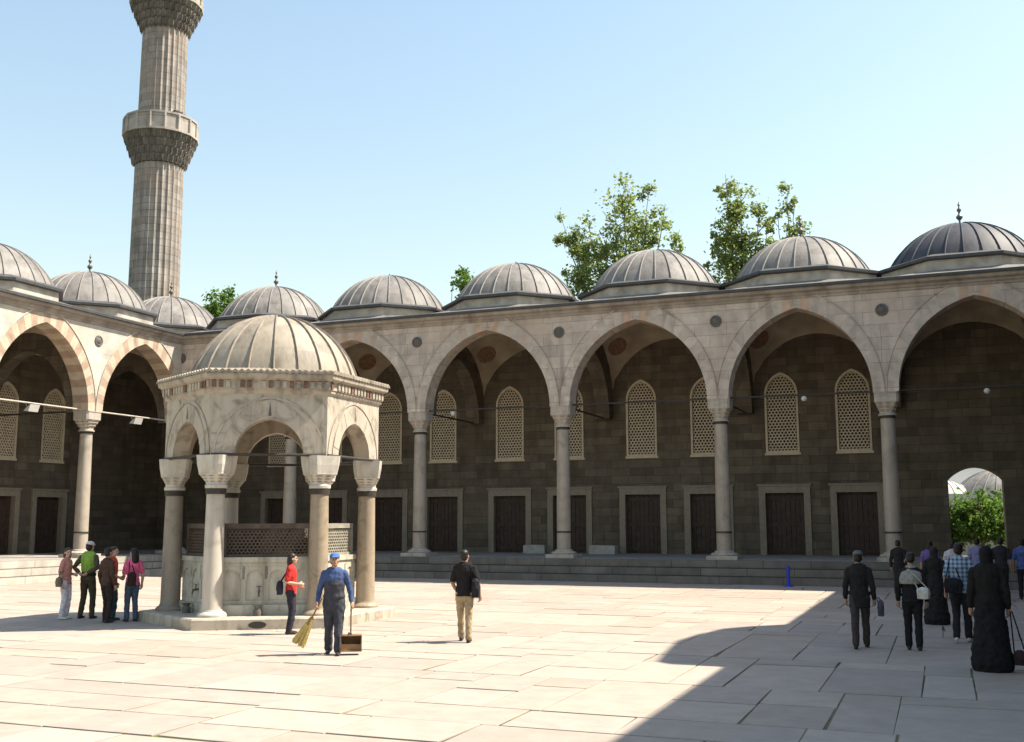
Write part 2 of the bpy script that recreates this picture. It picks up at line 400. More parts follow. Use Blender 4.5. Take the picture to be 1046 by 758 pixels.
def dome_mb(rb, rise, nseam=26, seam=.028, nr=12, z0=0.0):
    """lead dome cap with standing seams; material 0 sheet, 1 seam"""
    Rs = (rb*rb + rise*rise)/(2*rise); zc = rise - Rs
    mb = MB(); th0 = math.asin(min(1, rb/Rs)); n = nseam*2
    rings = []
    for i in range(nr):
        th = th0*(1 - i/nr); r = Rs*math.sin(th); z = zc + Rs*math.cos(th)
        rings.append([(r*math.cos(2*PI*j/n), r*math.sin(2*PI*j/n), z0 + z) for j in range(n)])
    rings.append([(.06*math.cos(2*PI*j/n), .06*math.sin(2*PI*j/n), z0 + rise) for j in range(n)])
    mb.loft(rings, caps=False)
    mb.face(rings[-1])
    for s in range(nseam):
        a = 2*PI*(s + .5)/nseam
        t = Vector((-math.sin(a), math.cos(a), 0))
        prev = None
        for i in range(nr + 1):
            th = th0*(1 - .93*i/nr)
            for_r = Vector((math.cos(a)*math.sin(th), math.sin(a)*math.sin(th), math.cos(th)))
            p = for_r*Rs + Vector((0, 0, zc + z0))
            q = [p - t*seam, p - t*seam*.4 + for_r*.045, p + t*seam*.4 + for_r*.045, p + t*seam]
            if prev:
                for j in range(3): mb.face([prev[j], prev[j+1], q[j+1], q[j]], 1)
            prev = q
    return mb

def octo(r, z, cx, cy):
    # apothem r
    k = r/math.cos(PI/8)
    return [(cx + k*math.cos(PI/8 + PI*j/4), cy + k*math.sin(PI/8 + PI*j/4), z) for j in range(8)]

def finial_mb(h):
    mb = MB()
    prof = [(.09, 0), (.07, .1), (.035, .14), (.03, .24), (.1, .34), (.1, .40), (.03, .5), (.028, .56), (.07, .64), (.07, .68), (.025, .75), (.02, .82), (.045, .87), (.02, .92), (.008, 1.0)]
    mb.lathe([(r*max(.6, h)*1.25, z*h - .04) for r, z in prof], n=12)
    return mb

DOME_BASE, DOME_TOP = 11.97, 13.8

def add_dome(root, cx, w, leadmat, fh, tw=(0, 0), rb=2.72, label=None):
    """octagonal drum with lead eave, dome, finial over one bay (local frame)"""
    cy = D/2
    mb = dome_mb(rb, DOME_TOP - DOME_BASE - tw[1])
    d = mb.build('dome', [leadmat, M['lead_seam'] if leadmat is M['lead'] else leadmat], root, smooth=35)
    d.location = (cx + tw[0], cy, DOME_BASE)
    if label: d['label'] = label
    b = MB()
    ra = min(2.95, w/2 - .06)
    z1 = DOME_BASE - HC
    b.loft([octo(ra, HC + .1 - DOME_BASE, 0, 0), octo(ra - .02, -.22, 0, 0)], caps=False)
    b.build('drum', M['drum'], d)
    e = MB()
    e.loft([octo(ra - .05, -.25, 0, 0), octo(ra + .16, -.22, 0, 0), octo(ra + .17, -.12, 0, 0), octo(rb - .1, .06, 0, 0)], caps=False)
    e.build('drum_eave', [M['lead_edge']], d)
    if fh > 0:
        f = finial_mb(fh).build('finial', M['brass'], d, smooth=40)
        f.location = (0, 0, DOME_TOP - DOME_BASE - tw[1])
    return d

def roof_ring(mb, x0, x1, y0, y1, cx, cy, w):
    """lead slope from the bay's rectangle up to the drum"""
    ra = min(2.95, w/2 - .06)
    o = octo(ra, HC + .42, cx, cy)
    z = HC + .13
    def per(t):  # perimeter points matched to the 8 octagon corners
        a = PI/8 + PI*t/4
        c, s = math.cos(a), math.sin(a)
        hx, hy = (x1 - x0)/2, (y1 - y0)/2
        k = min(hx/abs(c), hy/abs(s))
        return ((x0 + x1)/2 + c*k, (y0 + y1)/2 + s*k, z)
    corners = {0: (x1, y1, z), 1: None, 2: (x0, y1, z), 4: (x0, y0, z), 6: (x1, y0, z)}
    P = [per(t) for t in range(8)]
    for j in range(8):
        k = (j + 1) % 8
        mid = {0: (x1, y1, z), 2: (x0, y1, z), 4: (x0, y0, z), 6: (x1, y0, z)}.get(j)
        if mid: mb.face([P[j], mid, P[k], o[k], o[j]])
        else: mb.face([P[j], P[k], o[k], o[j]])

def vault_mb(x0, x1, y0, y1, n=14):
    mb = MB(); cx, cy = (x0+x1)/2, (y0+y1)/2; hx, hy = (x1-x0)/2, (y1-y0)/2
    R2 = hx*hx + hy*hy; k = 1.12
    g = [[(cx + hx*(2*i/n - 1), cy + hy*(2*j/n - 1)) for j in range(n+1)] for i in range(n+1)]
    Z = lambda x, y: HS + k*math.sqrt(max(0, R2 - (x-cx)**2 - (y-cy)**2))
    for i in range(n):
        for j in range(n):
            q = [g[i][j], g[i+1][j], g[i+1][j+1], g[i][j+1]]
            mb.face([(x, y, Z(x, y)) for x, y in q])
    return mb, Z

def back_wall(root, mb, spans, x0, x1, ztop, gate=None):
    """front sheet of the back wall with real openings; spans = centres of window+door pairs"""
    y = D; dw, ww = DOOR_W/2, WIN_W/2
    x = x0
    items = [('w', c) for c in spans]
    if gate: items.append(('g', gate[0]))
    items.sort(key=lambda t: t[1])
    f = lambda a, b, c, d: mb.face([(a, y, c), (b, y, c), (b, y, d), (a, y, d)])
    for kind, c in items:
        if kind == 'w':
            f(x, c - dw, HP, ztop)
            for a, b in ((c - dw, c - ww), (c + ww, c + dw)): f(a, b, DOOR_Z, ztop)
            f(c - ww, c + ww, DOOR_Z, WIN_Z0)
            pts = [(c + px, WIN_ZS + pz) for px, pz in arch_pts(ww, WIN_R, 16)]
            for (xa, za), (xb, zb) in zip(pts, pts[1:]):
                mb.face([(xa, y, za), (xb, y, zb), (xb, y, ztop), (xa, y, ztop)])
                mb.face([(xa, y, za), (xa, y + .28, za), (xb, y + .28, zb), (xb, y, zb)])
            for sx in (c - ww, c + ww): mb.face([(sx, y, WIN_Z0), (sx, y + .28, WIN_Z0), (sx, y + .28, WIN_ZS), (sx, y, WIN_ZS)])
            for sx in (c - dw, c + dw): mb.face([(sx, y, HP), (sx, y + .3, HP), (sx, y + .3, DOOR_Z), (sx, y, DOOR_Z)])
            mb.face([(c - dw, y, DOOR_Z), (c + dw, y, DOOR_Z), (c + dw, y + .3, DOOR_Z), (c - dw, y + .3, DOOR_Z)])
            x = c + dw
        else:
            gc, gw, gs, gr, gd = gate
            f(x, gc - gw, HP, ztop)
            pts = [(gc - gw + 2*gw*i/16, gs + gr*math.sin(PI*i/16)**.8) for i in range(17)]
            for (xa, za), (xb, zb) in zip(pts, pts[1:]):
                mb.face([(xa, y, za), (xb, y, zb), (xb, y, ztop), (xa, y, ztop)])
                mb.face([(xa, y, za), (xa, y + gd, za), (xb, y + gd, zb), (xb, y, zb)])
            for sx in (gc - gw, gc + gw): mb.face([(sx, y, HP), (sx, y + gd, HP), (sx, y + gd, gs), (sx, y, gs)])
            x = gc + gw
    f(x, x1, HP, ztop)
    # outer skin (kept clear of the gate)
    yo = y + 1.35
    segs = [(x0, x1, 0, ztop)]
    if gate:
        gc, gw, gs, gr, gd = gate
        segs = [(x0, gc - gw, 0, ztop), (gc + gw, x1, 0, ztop), (gc - gw, gc + gw, gs + gr, ztop)]
    for a, b, c, d in segs: mb.face([(a, yo, c), (b, yo, c), (b, yo, d), (a, yo, d)])
    mb.face([(x0, y, ztop), (x1, y, ztop), (x1, yo, ztop), (x0, yo, ztop)])

def arcade(name, loc, rz, pos, label, facmat, ringmats, ringpat, windows, domes, ext0=0, ext1=0, gate=None, cols=None, dz=0.0, apex_dx=None, rodmat=None, bosses=True, endwall=None, detail=True, facade_x=None, last_a=None):
    root = empty(name, loc, rz, label, 'arcade')
    nb = len(pos) - 1
    L0, L1 = pos[0], pos[-1]
    A0, A1 = L0 - ext0, L1 + ext1
    # --- base, steps, floor
    mb = MB()
    ins = lambda k: k if not ext0 else 0
    fx0, fx1 = (facade_x or (L0, L1))
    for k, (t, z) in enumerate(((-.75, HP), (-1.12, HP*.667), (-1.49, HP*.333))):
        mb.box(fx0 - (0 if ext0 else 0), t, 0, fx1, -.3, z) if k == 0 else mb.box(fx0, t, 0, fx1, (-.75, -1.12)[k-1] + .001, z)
    mb.build('steps', M['steps'] if dz == .003 else M['steps_shaded'], root, merge=False)
    mb = MB()
    mb.face([(A0, -.74, HP + .004), (A1, -.74, HP + .004), (A1, D + 1.35, HP + .004), (A0, D + 1.35, HP + .004)])
    mb.build('floor', M['floor'], root)
    # --- facade
    mb = MB()
    rings = []
    for i in range(nb):
        a0, a1 = pos[i], pos[i+1]; cx = (a0 + a1)/2 + (apex_dx or {}).get(i, 0); a = (a1 - a0)/2 - .42
        x0 = fx0 if i == 0 else a0; x1 = fx1 if i == nb - 1 else a1
        arch_wall(mb, x0, x1, cx, a, HS, HA - HS, HC - .02, F0, F1, soffit=False)
        rings.append((cx, a))
    mb.build('facade', facmat, root)
    for i, (cx, a) in enumerate(rings):
        mb = MB()
        voussoirs(mb, cx, a, HS, HA - HS, .62, F0 - .022, F1 + .004, ringpat, 27)
        mb.build('arch_ring', ringmats, root)
        if detail:
            mm = MB()
            o1 = arch_pts(a + .62*.64, HA - HS + .67, 40); o2 = arch_pts(a + .418, HA - HS + .76, 40)
            prof = [(-.02, 0), (-.055, .35), (-.05, .8), (-.02, 1)]
            for (p1, q1), (p2, q2) in zip(zip(o1, o2), list(zip(o1, o2))[1:]):
                for (ya, ka), (yb, kb) in zip(prof, prof[1:]):
                    f_ = lambda p, q, y_, k_: (cx + p[0] + (q[0]-p[0])*k_, F0 + y_, HS + p[1] + (q[1]-p[1])*k_)
                    mm.face([f_(p1, q1, ya, ka), f_(p2, q2, ya, ka), f_(p2, q2, yb, kb), f_(p1, q1, yb, kb)])
            mm.build('arch_moulding', facmat, root)
    # --- cornice and lead edge
    mb = MB()
    prof = [(F0 - .001, HC - .36), (F0 - .05, HC - .34), (F0 - .05, HC - .27), (F0 - .12, HC - .22), (F0 - .12, HC - .17), (F0 - .26, HC - .09), (F0 - .28, HC - .02), (F0 - .28, HC + .02), (F1, HC + .02)]
    mb.loft([[(x, t, z + dz) for t, z in prof] for x in (fx0, fx1)], closed=False, caps=False)
    mb.build('cornice', M['cornice'], root)
    mb = MB()
    prof = [(F0 - .28, HC + .022), (F0 - .37, HC + .022), (F0 - .38, HC + .12), (F0 - .3, HC + .15), (F1, HC + .17)]
    mb.loft([[(x, t, z + dz) for t, z in prof] for x in (fx0, fx1)], closed=False, caps=False)
    mb.build('roof_edge', M['lead_edge'], root)
    # --- bays: vault, roof, dome
    bays = [(pos[i], pos[i+1]) for i in range(nb)]
    allb = ([(L0 - ext0, L0)] if ext0 else []) + bays + ([(L1, L1 + ext1)] if ext1 else [])
    rf = MB()
    for bi, (a0, a1) in enumerate(allb):
        cx = (a0 + a1)/2; w = a1 - a0
        roof_ring(rf, a0, a1, F0 - .2, D + 1.35, cx, D/2, w)
        v, Z = vault_mb(a0, a1, F1 if (L0 <= cx <= L1) else -.0, D)
        v.build('vault', M['vault'], root, smooth=60)
        if bi in domes:
            kind, fh = domes[bi][:2]; tw = domes[bi][2] if len(domes[bi]) > 2 else (0, 0)
            add_dome(root, cx, w, M[kind], fh, tw, label='dark slate coloured dome' if kind == 'lead_dark' else None)
        if detail and L0 <= cx <= L1:
            for u, vv in ((-.75, .72), (.75, .72)):
                x = cx + u*w/2; y = (F1 + D)/2 + vv*(D - F1)/2
                e = .05
                nrm = Vector((-(Z(x+e, y) - Z(x-e, y))/(2*e), -(Z(x, y+e) - Z(x, y-e))/(2*e), 1)).normalized()
                c = Vector((x, y, Z(x, y))) - nrm*.05
                t1 = nrm.orthogonal().normalized(); t2 = nrm.cross(t1)
                ro = MB(); ro.loft([[c + nrm*h + (t1*math.cos(2*PI*j/24) + t2*math.sin(2*PI*j/24))*rr for j in range(24)] for h, rr in ((.02, .46), (-.012, .46), (-.02, .4))])
                ro.build('roundel', M['roundel'], root)
    rf.build('roof', M['lead'], root)
    # --- transverse arches over every column line, out to the back wall
    for i, x in enumerate(pos):
        ta = MB(); st = 0
        arch_wall(ta, F1 - .02, D, (F1 + D)/2 - .05, 2.35, HS, 2.75, HC - .3, -.33, .33, n=20)
        ta.xform(Matrix.Translation((x, 0, 0)) @ Matrix.Rotation(PI/2, 4, 'Z') , st)
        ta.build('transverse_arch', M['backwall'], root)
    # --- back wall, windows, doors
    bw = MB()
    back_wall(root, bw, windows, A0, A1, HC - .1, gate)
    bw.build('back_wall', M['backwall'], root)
    for c in windows:
        w_ = put('window', FRAME_ME, root, (c, D, 0))
        l_ = put('lattice', LAT, w_, (0, .03, 0)); put('pane', PANE_ME, w_)
        d_ = put('door', DOOR_ME, root, (c, D, 0)); put('door_frame', DFRAME_ME, d_)
    # --- columns
    for i in (range(nb + 1) if cols is None else cols):
        c_ = put('column', SHAFT_ME, root, (pos[i], .05, 0))
        put('base', BASE_ME, c_); put('capital', CAP_ME, c_); put('iron_band', BAND_ME, c_); put('iron_band', BAND2_ME, c_)
        mb = MB(); mb.tube((pos[i], .1, HS + .03), (pos[i], D, HS + .03), .04)
        mb.build('tie_rod', M['iron'], root)
    for i in range(nb):
        mb = MB(); mb.tube((pos[i] + .35, .02, HS + .05), (pos[i+1] - .35, .02, HS + .05), .034)
        mb.build('tie_rod', rodmat or M['iron'], root)
    # --- bosses
    if bosses:
        for i, x in enumerate(pos):
            if i == nb: continue
            bx = x + (.35 if i == 0 and ext0 else 0)
            mb = MB()
            mb.loft([[(bx + r*math.cos(2*PI*j/20), F0 + t, HM + r*math.sin(2*PI*j/20)) for j in range(20)] for r, t in ((.23, .01), (.23, -.04), (.17, -.05), (.15, -.03), (.09, -.06), (.02, -.075))])
            mb.build('boss', M['boss'], root)
    if endwall is not None:
        for x in endwall:
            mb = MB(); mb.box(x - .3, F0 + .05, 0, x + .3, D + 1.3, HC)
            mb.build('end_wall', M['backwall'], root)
    return root

# ---- back arcade (in shade)
posB = [c - XL for c in COLS]
winB = []
for c in (-30.18, -23.82, -17.35, -10.91, -4.66): winB += [c - XL - 1.54, c - XL + 1.43]
def patB(i, n):
    m = n//2
    if abs(i - m) == 1: return 1
    if i == m: return 2
    return 0 if i % 2 else 2
domesB = {0: ('lead', .95), 1: ('lead', .95), 2: ('lead', .22), 3: ('lead', .22), 4: ('lead', .12), 5: ('lead', 1.05, (-.1, .05)), 6: ('lead_dark', 1.0, (-.2, .1))}
back = arcade('shaded_arcade', (XL, YB, 0), 0, posB, 'long shaded stone arcade of tall pointed arches and lead domes facing the courtyard', M['facade'],
    [M['ring_grey'], M['ring_pink'], M['facade']], patB, winB, domesB, ext0=D + .4, ext1=8.0,
    gate=(1.37 - XL, 1.03, 3.93, .52, 1.35), facade_x=(0, XR - XL), apex_dx={4: -.02, 5: .03}, endwall=(-D - .2, COLS[-1] - XL + 7.6))

# ---- left arcade (sunlit)
nL = 3
posL = [k*SL for k in range(nL + 1)]
winL = []
for k in range(nL): winL += [k*SL + SL/2 - 1.45, k*SL + SL/2 + 1.45]
patL = lambda i, n: i % 2
left = arcade('sunlit_arcade', (XL, YB - nL*SL, 0), PI/2, posL, 'sunlit pale arcade with red and cream striped arches left of the fountain', M['facade_sunny'],
    [M['ring_cream'], M['ring_red']], patL, winL, {0: ('lead', .9), 1: ('lead', .9), 2: ('lead', .95)}, cols=range(1, nL), dz=.003, rodmat=M['rod_sunlit'], endwall=(.3,))

# ---- right arcade: stands just outside the frame and throws the shade on the paving
nR = 5
posR = [k*6.35 for k in range(nR + 1)]
right = arcade('facing_arcade', (XR, YB, 0), -PI/2, posR, 'arcade along the right side whose shade falls across the paving', M['facade'],
    [M['ring_grey'], M['ring_red']], patL, [], {0: ('lead', .9), 2: ('lead', .9), 4: ('lead', .9)}, cols=range(1, nR + 1), dz=.006, bosses=False, endwall=(posR[-1] - .3,), detail=False)
# added unseen parapet on it, its outline shaped to cast the domed bump of shadow
pts = [(21.15, HC + .1), (21.20, 11.74), (21.59, 13.05), (21.99, 13.45), (23.46, 13.74), (25.24, 14.04), (26.53, 13.86), (27.82, 13.45), (28.33, 12.71), (28.63, 11.77), (29.83, HC + .1)]
mb = MB()
lp = [(YB - y, z) for y, z in pts]
mb.loft([[(x, -.3, z) for x, z in lp], [(x, .5, z) for x, z in lp]])
mb.build('shadow_parapet', M['facade'], right)

# ------------------------------------------------------------------ fountain
FX, FY, FR, FA = -15.006, 22.133, 2.27, .5517
fount = empty('ablution_fountain', (FX, FY, 0), 0, 'domed hexagonal marble ablution fountain standing alone in the courtyard', 'fountain')
M['f_marble'] = marble('fountain_marble', (.42, .37, .30), (.19, .165, .13), .6, 1.7, .85, .6, (.16, .13, .10))
M['f_white'] = marble('fountain_capital_marble', (.50, .47, .41), (.33, .29, .25), .6, 2.5, .6, .4, (.2, .16, .12))
M['f_col_pale'] = marble('pale_column_marble', (.46, .42, .36), (.3, .27, .23), .5, 1.2, .5, .3)
M['f_col_tan'] = marble('tan_column_granite', (.31, .25, .18), (.17, .135, .10), .5, 3, .6, .3)
M['f_col_dark'] = marble('grey_column_granite', (.26, .225, .18), (.15, .13, .10), .5, 3, .6, .3)
M['f_basin'] = marble('basin_marble', (.44, .42, .35), (.26, .25, .2), .6, 1.4, .7, .6, (.15, .14, .10))
M['dentil_dark'] = plain('weathered_brown_dentil', (.17, .10, .075), .85, .3, 9)
M['f_grille'] = plain('brown_iron_grille', (.085, .065, .05), .6, .25, 6)
M['f_grille_sunlit'] = plain('sunlit_grille', (.27, .25, .2), .7, .2, 6)  # grille on the sunlit face, the sun put into a paler colour
vang = lambda k: FA - 2*PI/3 + k*PI/3
def hexring(r, z, n=6): return [(r*math.cos(vang(k)), r*math.sin(vang(k)), z) for k in range(6)]
mb = MB()
mb.loft([hexring(FR + .72, -.02), hexring(FR + .72, .21), hexring(FR + .69, .24)])
mb.build('plinth', M['f_marble'], fount)
# drain in the plinth's front face
mid = Vector((math.cos(vang(.5)), math.sin(vang(.5)), 0)); tx = Vector((-mid.y, mid.x, 0))
apo = (FR + .72)*math.cos(PI/6)
mb = MB()
c0 = mid*(apo + .004) + tx*(-.12) + Vector((0, 0, .1))
mb.loft([[c0 + mid*h + tx*(.19*k*math.cos(2*PI*j/20)) + Vector((0, 0, .075*k*math.sin(2*PI*j/20))) for j in range(20)] for h, k in ((-.01, 1), (.006, 1), (.006, .8))])
mb.build('drain', M['iron'], fount)
Z_AST, Z_CAP, Z_SPR, Z_APX, Z_WALL, Z_EAVE = 2.9, 3.02, 3.76, 4.58, 5.18, 5.58
colmats = {0: 'f_col_pale', 1: 'f_col_tan', 2: 'f_col_tan', 3: 'f_col_pale', 4: 'f_col_pale', 5: 'f_col_dark'}
for k in range(6):
    p = Vector((FR*math.cos(vang(k)), FR*math.sin(vang(k)), 0))
    mb = MB(); mb.lathe([(.235, .36), (.225, .5), (.22, 1.4), (.2, Z_AST + .02)], n=26)
    c = mb.build('column', M[colmats[k]], fount, smooth=30); c.location = p
    mb = MB(); mb.lathe([(.33, .24), (.33, .29), (.3, .33), (.25, .36), (.236, .4)], n=26)
    mb.build('base', M[colmats[k]], c, smooth=30)
    mb = MB(); mb.lathe([(.2, Z_AST), (.225, Z_AST), (.23, Z_AST + .12), (.2, Z_AST + .12)], n=24)
    mb.build('iron_band', M['iron'], c)
    cm = MB(); rt = vang(k); Hc_ = Z_SPR - Z_CAP
    rr_ = [(.205, 0, 0), (.24, .02, 0), (.245, .1, 0), (.215, .13, .1), (.22, .2, .2)]
    cm.loft([sq_ring(w_, Z_CAP + Hc_*z_, k_, rot=rt) for w_, z_, k_ in rr_])
    for t_ in range(3):
        wa, wb = .215 + .032*t_, .215 + .032*(t_ + 1)
        za, zb = .2 + .085*t_, .2 + .085*(t_ + 1); ka, kb = .25 + .22*t_, .25 + .22*(t_ + 1)
        lo = [(x*(.86 if j % 4 < 2 else 1), y*(.86 if j % 4 < 2 else 1), z) for j, (x, y, z) in enumerate(sq_ring(wa, Z_CAP + Hc_*za, ka, rot=rt))]
        cm.loft([lo, sq_ring(wb, Z_CAP + Hc_*(zb - .015), kb, rot=rt), sq_ring(wb, Z_CAP + Hc_*zb, kb, rot=rt)])
    cm.loft([sq_ring(.30, Z_CAP + Hc_*.455, 1, rot=rt), sq_ring(.335, Z_CAP + Hc_*.72, 1, rot=rt), sq_ring(.352, Z_SPR - .003, 1, rot=rt)])
    cm.build('capital', M['f_white'], c)
side = FR
def face_frame(k, r=FR):
    a = Vector((r*math.cos(vang(k)), r*math.sin(vang(k)), 0)); b = Vector((r*math.cos(vang(k+1)), r*math.sin(vang(k+1)), 0))
    m = (a + b)/2; u = (b - a).normalized(); n = m.normalized()
    # local x -> u, local y -> -n (inwards), z up
    return Matrix(((u.x, -n.x, 0, m.x), (u.y, -n.y, 0, m.y), (0, 0, 1, 0), (0, 0, 0, 1))), (b - a).length
for k in range(6):
    Mx, ln = face_frame(k, FR + .26)
    h = ln/2
    mb = MB()
    hi = h - .38*math.tan(PI/6)
    # outer sheet, inner sheet, mitred at the corners
    P = [(x, Z_SPR + z) for x, z in arch_pts(.755, Z_APX - Z_SPR, 24)]
    for y, hh in ((0, h), (.38, hi)):
        mb.face([(-hh, y, Z_SPR), (-.755, y, Z_SPR), (-.755, y, Z_WALL), (-hh, y, Z_WALL)])
        mb.face([(.755, y, Z_SPR), (hh, y, Z_SPR), (hh, y, Z_WALL), (.755, y, Z_WALL)])
        for (xa, za), (xb, zb) in zip(P, P[1:]): mb.face([(xa, y, za), (xb, y, zb), (xb, y, Z_WALL), (xa, y, Z_WALL)])
    for (xa, za), (xb, zb) in zip(P, P[1:]): mb.face([(xa, 0, za), (xa, .38, za), (xb, .38, zb), (xb, 0, zb)])
    for sgn in (-1, 1): mb.face([(sgn*.755, 0, Z_SPR), (sgn*.755, .38, Z_SPR), (sgn*hi, .38, Z_SPR), (sgn*h, 0, Z_SPR)])
    mb.xform(Mx)
    w = mb.build('arch_wall', M['f_marble'], fount)
    mb = MB()
    voussoirs(mb, 0, .757, Z_SPR, Z_APX - Z_SPR, .40, -.022, .05, lambda i, n: 0, 15)
    # thin outer fillet
    o1 = arch_pts(.757 + .43, Z_APX - Z_SPR + .45, 30); o2 = arch_pts(.757 + .47, Z_APX - Z_SPR + .5, 30)
    for a_, b_, c_, d_ in zip(o1, o2, o1[1:], o2[1:]):
        if max(b_[1], d_[1]) + Z_SPR < Z_WALL - .005:
            mb.face([(a_[0], -.018, Z_SPR + a_[1]), (c_[0], -.018, Z_SPR + c_[1]), (d_[0], -.018, Z_SPR + d_[1]), (b_[0], -.018, Z_SPR + b_[1])])
    # small spear ornament over the point
    mb.face([(-.035, -.03, Z_APX + .06), (.035, -.03, Z_APX + .06), (.012, -.03, Z_APX + .26), (0, -.03, Z_APX + .38), (-.012, -.03, Z_APX + .26)], 1)
    mb.xform(Mx)
    mb.build('arch_ring', [M['f_marble'], M['boss']], w)
    mb = MB(); mb.tube((-h + .02, -.03, Z_SPR + .01), (h - .02, -.03, Z_SPR + .01), .032); mb.xform(Mx)
    mb.build('tie_rod', M['iron'], fount)
    # basin face with carved niches
    Bx, bl = face_frame(k, 1.98); Bx = Bx @ Matrix.Diagonal((1, 1, .93, 1))
    mb = MB(); hb = bl/2
    mb.box(-hb, 0, .24, hb, .25, 1.5); mb.box(-hb - .04, -.07, 1.5, hb + .04, .25, 1.62); mb.box(-hb - .06, -.12, .24, hb + .06, .0, .5)
    mb.box(-hb, -.03, .502, hb, 0, .6); mb.box(-hb, -.03, 1.4, hb, 0, 1.498)
    nn = 4
    for j in range(nn):
        cx = -hb + bl*(j + .5)/nn; a = bl/nn/2 - .05
        st = len(mb.v)
        # raised frame around a pointed niche
        Pn = [(cx + x, 1.1 + z) for x, z in arch_pts(a, .22, 10)]
        x0, x1 = cx - bl/nn/2, cx + bl/nn/2
        mb.box(x0 + .001, -.035, .6, cx - a, 0, 1.1); mb.box(cx + a, -.035, .6, x1 - .001, 0, 1.1)
        for (xa, za), (xb, zb) in zip(Pn, Pn[1:]):
            mb.face([(xa, -.035, za), (xb, -.035, zb), (xb, -.035, 1.4), (xa, -.035, 1.4)])
            mb.face([(xa, -.035, za), (xa, 0, za), (xb, 0, zb), (xb, -.035, zb)])
        for xx in ((x0 + cx - a)/2, (cx + a + x1)/2):
            mb.face([(xx - .055, -.0352, 1.1), (xx + .055, -.0352, 1.1), (xx + .055, -.0352, 1.4), (xx - .055, -.0352, 1.4)])
    mb.xform(Bx); mb.build('basin_panel', M['f_basin'], fount, merge=False)
    # tap and little drip stone
    mb = MB(); q = -hb + bl*.375 + .1
    mb.tube((q, 0, .82), (q, -.14, .80), .028); mb.tube((q, -.13, .80), (q, -.16, .7), .02); mb.tube((q, -.07, .82), (q, -.07, .93), .015); mb.box(q - .06, -.075, .92, q + .06, -.06, .945)
    mb.xform(Bx); mb.build('tap', M['boss'], fount)
    mb = MB(); mb.lathe([(.09, 0), (.1, .12), (.07, .2), (.11, .26)], (q, -.28, .24), 14); mb.xform(Bx); mb.build('drip_stone', M['boss'], fount, smooth=40)
    # grille above the basin
    g = lattice_mesh(bl - .16, 1.68, 2.3, 0, .03, .05, .7, 'grille', M['f_grille_sunlit'] if k == 1 else M['f_grille'])
    mb = MB(); mb.box(-hb + .02, .02, 1.62, -hb + .1, .1, 2.42); mb.box(hb - .1, .02, 1.62, hb - .02, .1, 2.42); mb.box(-hb + .1, .02, 2.3, hb - .1, .1, 2.42); mb.box(-hb + .1, .02, 1.621, hb - .1, .1, 1.69)
    mb.xform(Bx); gf = mb.build('grille_frame', M['f_grille_sunlit'] if k == 1 else M['f_grille'], fount)
    go = bpy.data.objects.new('grille', g); link(go, gf); go.matrix_local = Bx @ Matrix.Translation((0, .055, 0))
# water tank inside, dark
mb = MB(); mb.loft([hexring(1.62, .3), hexring(1.62, 2.2)]); mb.build('water_tank', M['f_grille'], fount)
# cornice with dentils
mb = MB()
ro = FR + .26
mb.loft([hexring(ro + .002, Z_WALL - .05), hexring(ro + .06, Z_WALL), hexring(ro + .06, Z_WALL + .06), hexring(ro + .09, Z_WALL + .07), hexring(ro + .09, Z_WALL + .24), hexring(ro + .22, Z_WALL + .3), hexring(ro + .24, Z_EAVE)], caps=False)
mb.face(hexring(ro - .3, Z_WALL + .02))
for k in range(6):
    Cx, cl = face_frame(k, ro + .09)
    st = len(mb.v)
    nd = 17
    for j in range(nd):
        x = -cl/2 + cl*(j + .5)/nd
        if random.random() < .1: continue
        mb.box(x - .045, -.04, Z_WALL + .085, x + .045, .02, Z_WALL + .235, 1 if random.random() < .25 else 0)
    mb.xform(Cx, st)
mb.build('cornice', [M['f_marble'], M['dentil_dark']], fount)
# lead skirt with scalloped rim, then dome
mb = MB()
nsc = 20
def hexpt(r, t):   # t in [0,6)
    k = int(t); f = t - k
    a = Vector((r*math.cos(vang(k)), r*math.sin(vang(k)), 0)); b = Vector((r*math.cos(vang(k+1)), r*math.sin(vang(k+1)), 0))
    return a.lerp(b, f)
ring0 = []; ring1 = []; ring2 = []; ring3 = []
NT = 6*nsc*2
for i in range(NT):
    t = 6*i/NT
    p = hexpt(ro + .27, t); up = abs(math.sin(PI*t*nsc/1.0))*.05
    ring0.append((p.x, p.y, Z_EAVE - .01 + up*.4)); ring1.append((p.x*1.0, p.y*1.0, Z_EAVE + .04 + up))
    a = math.atan2(p.y, p.x)
    ring2.append((1.97*math.cos(a), 1.97*math.sin(a), Z_EAVE + .16 + up*.5)); ring3.append((1.8*math.cos(a), 1.8*math.sin(a), Z_EAVE + .2))
mb.loft([ring0, ring1, ring2, ring3], caps=False)
mb.build('lead_skirt', M['lead_tan'], fount, smooth=50)
mb = dome_mb(1.99, 1.6, 22, .02, 12, 0)
fd = mb.build('dome', [M['lead_tan'], M['lead_seam_tan']], fount, smooth=35); fd.location = (0, 0, Z_EAVE + .1)

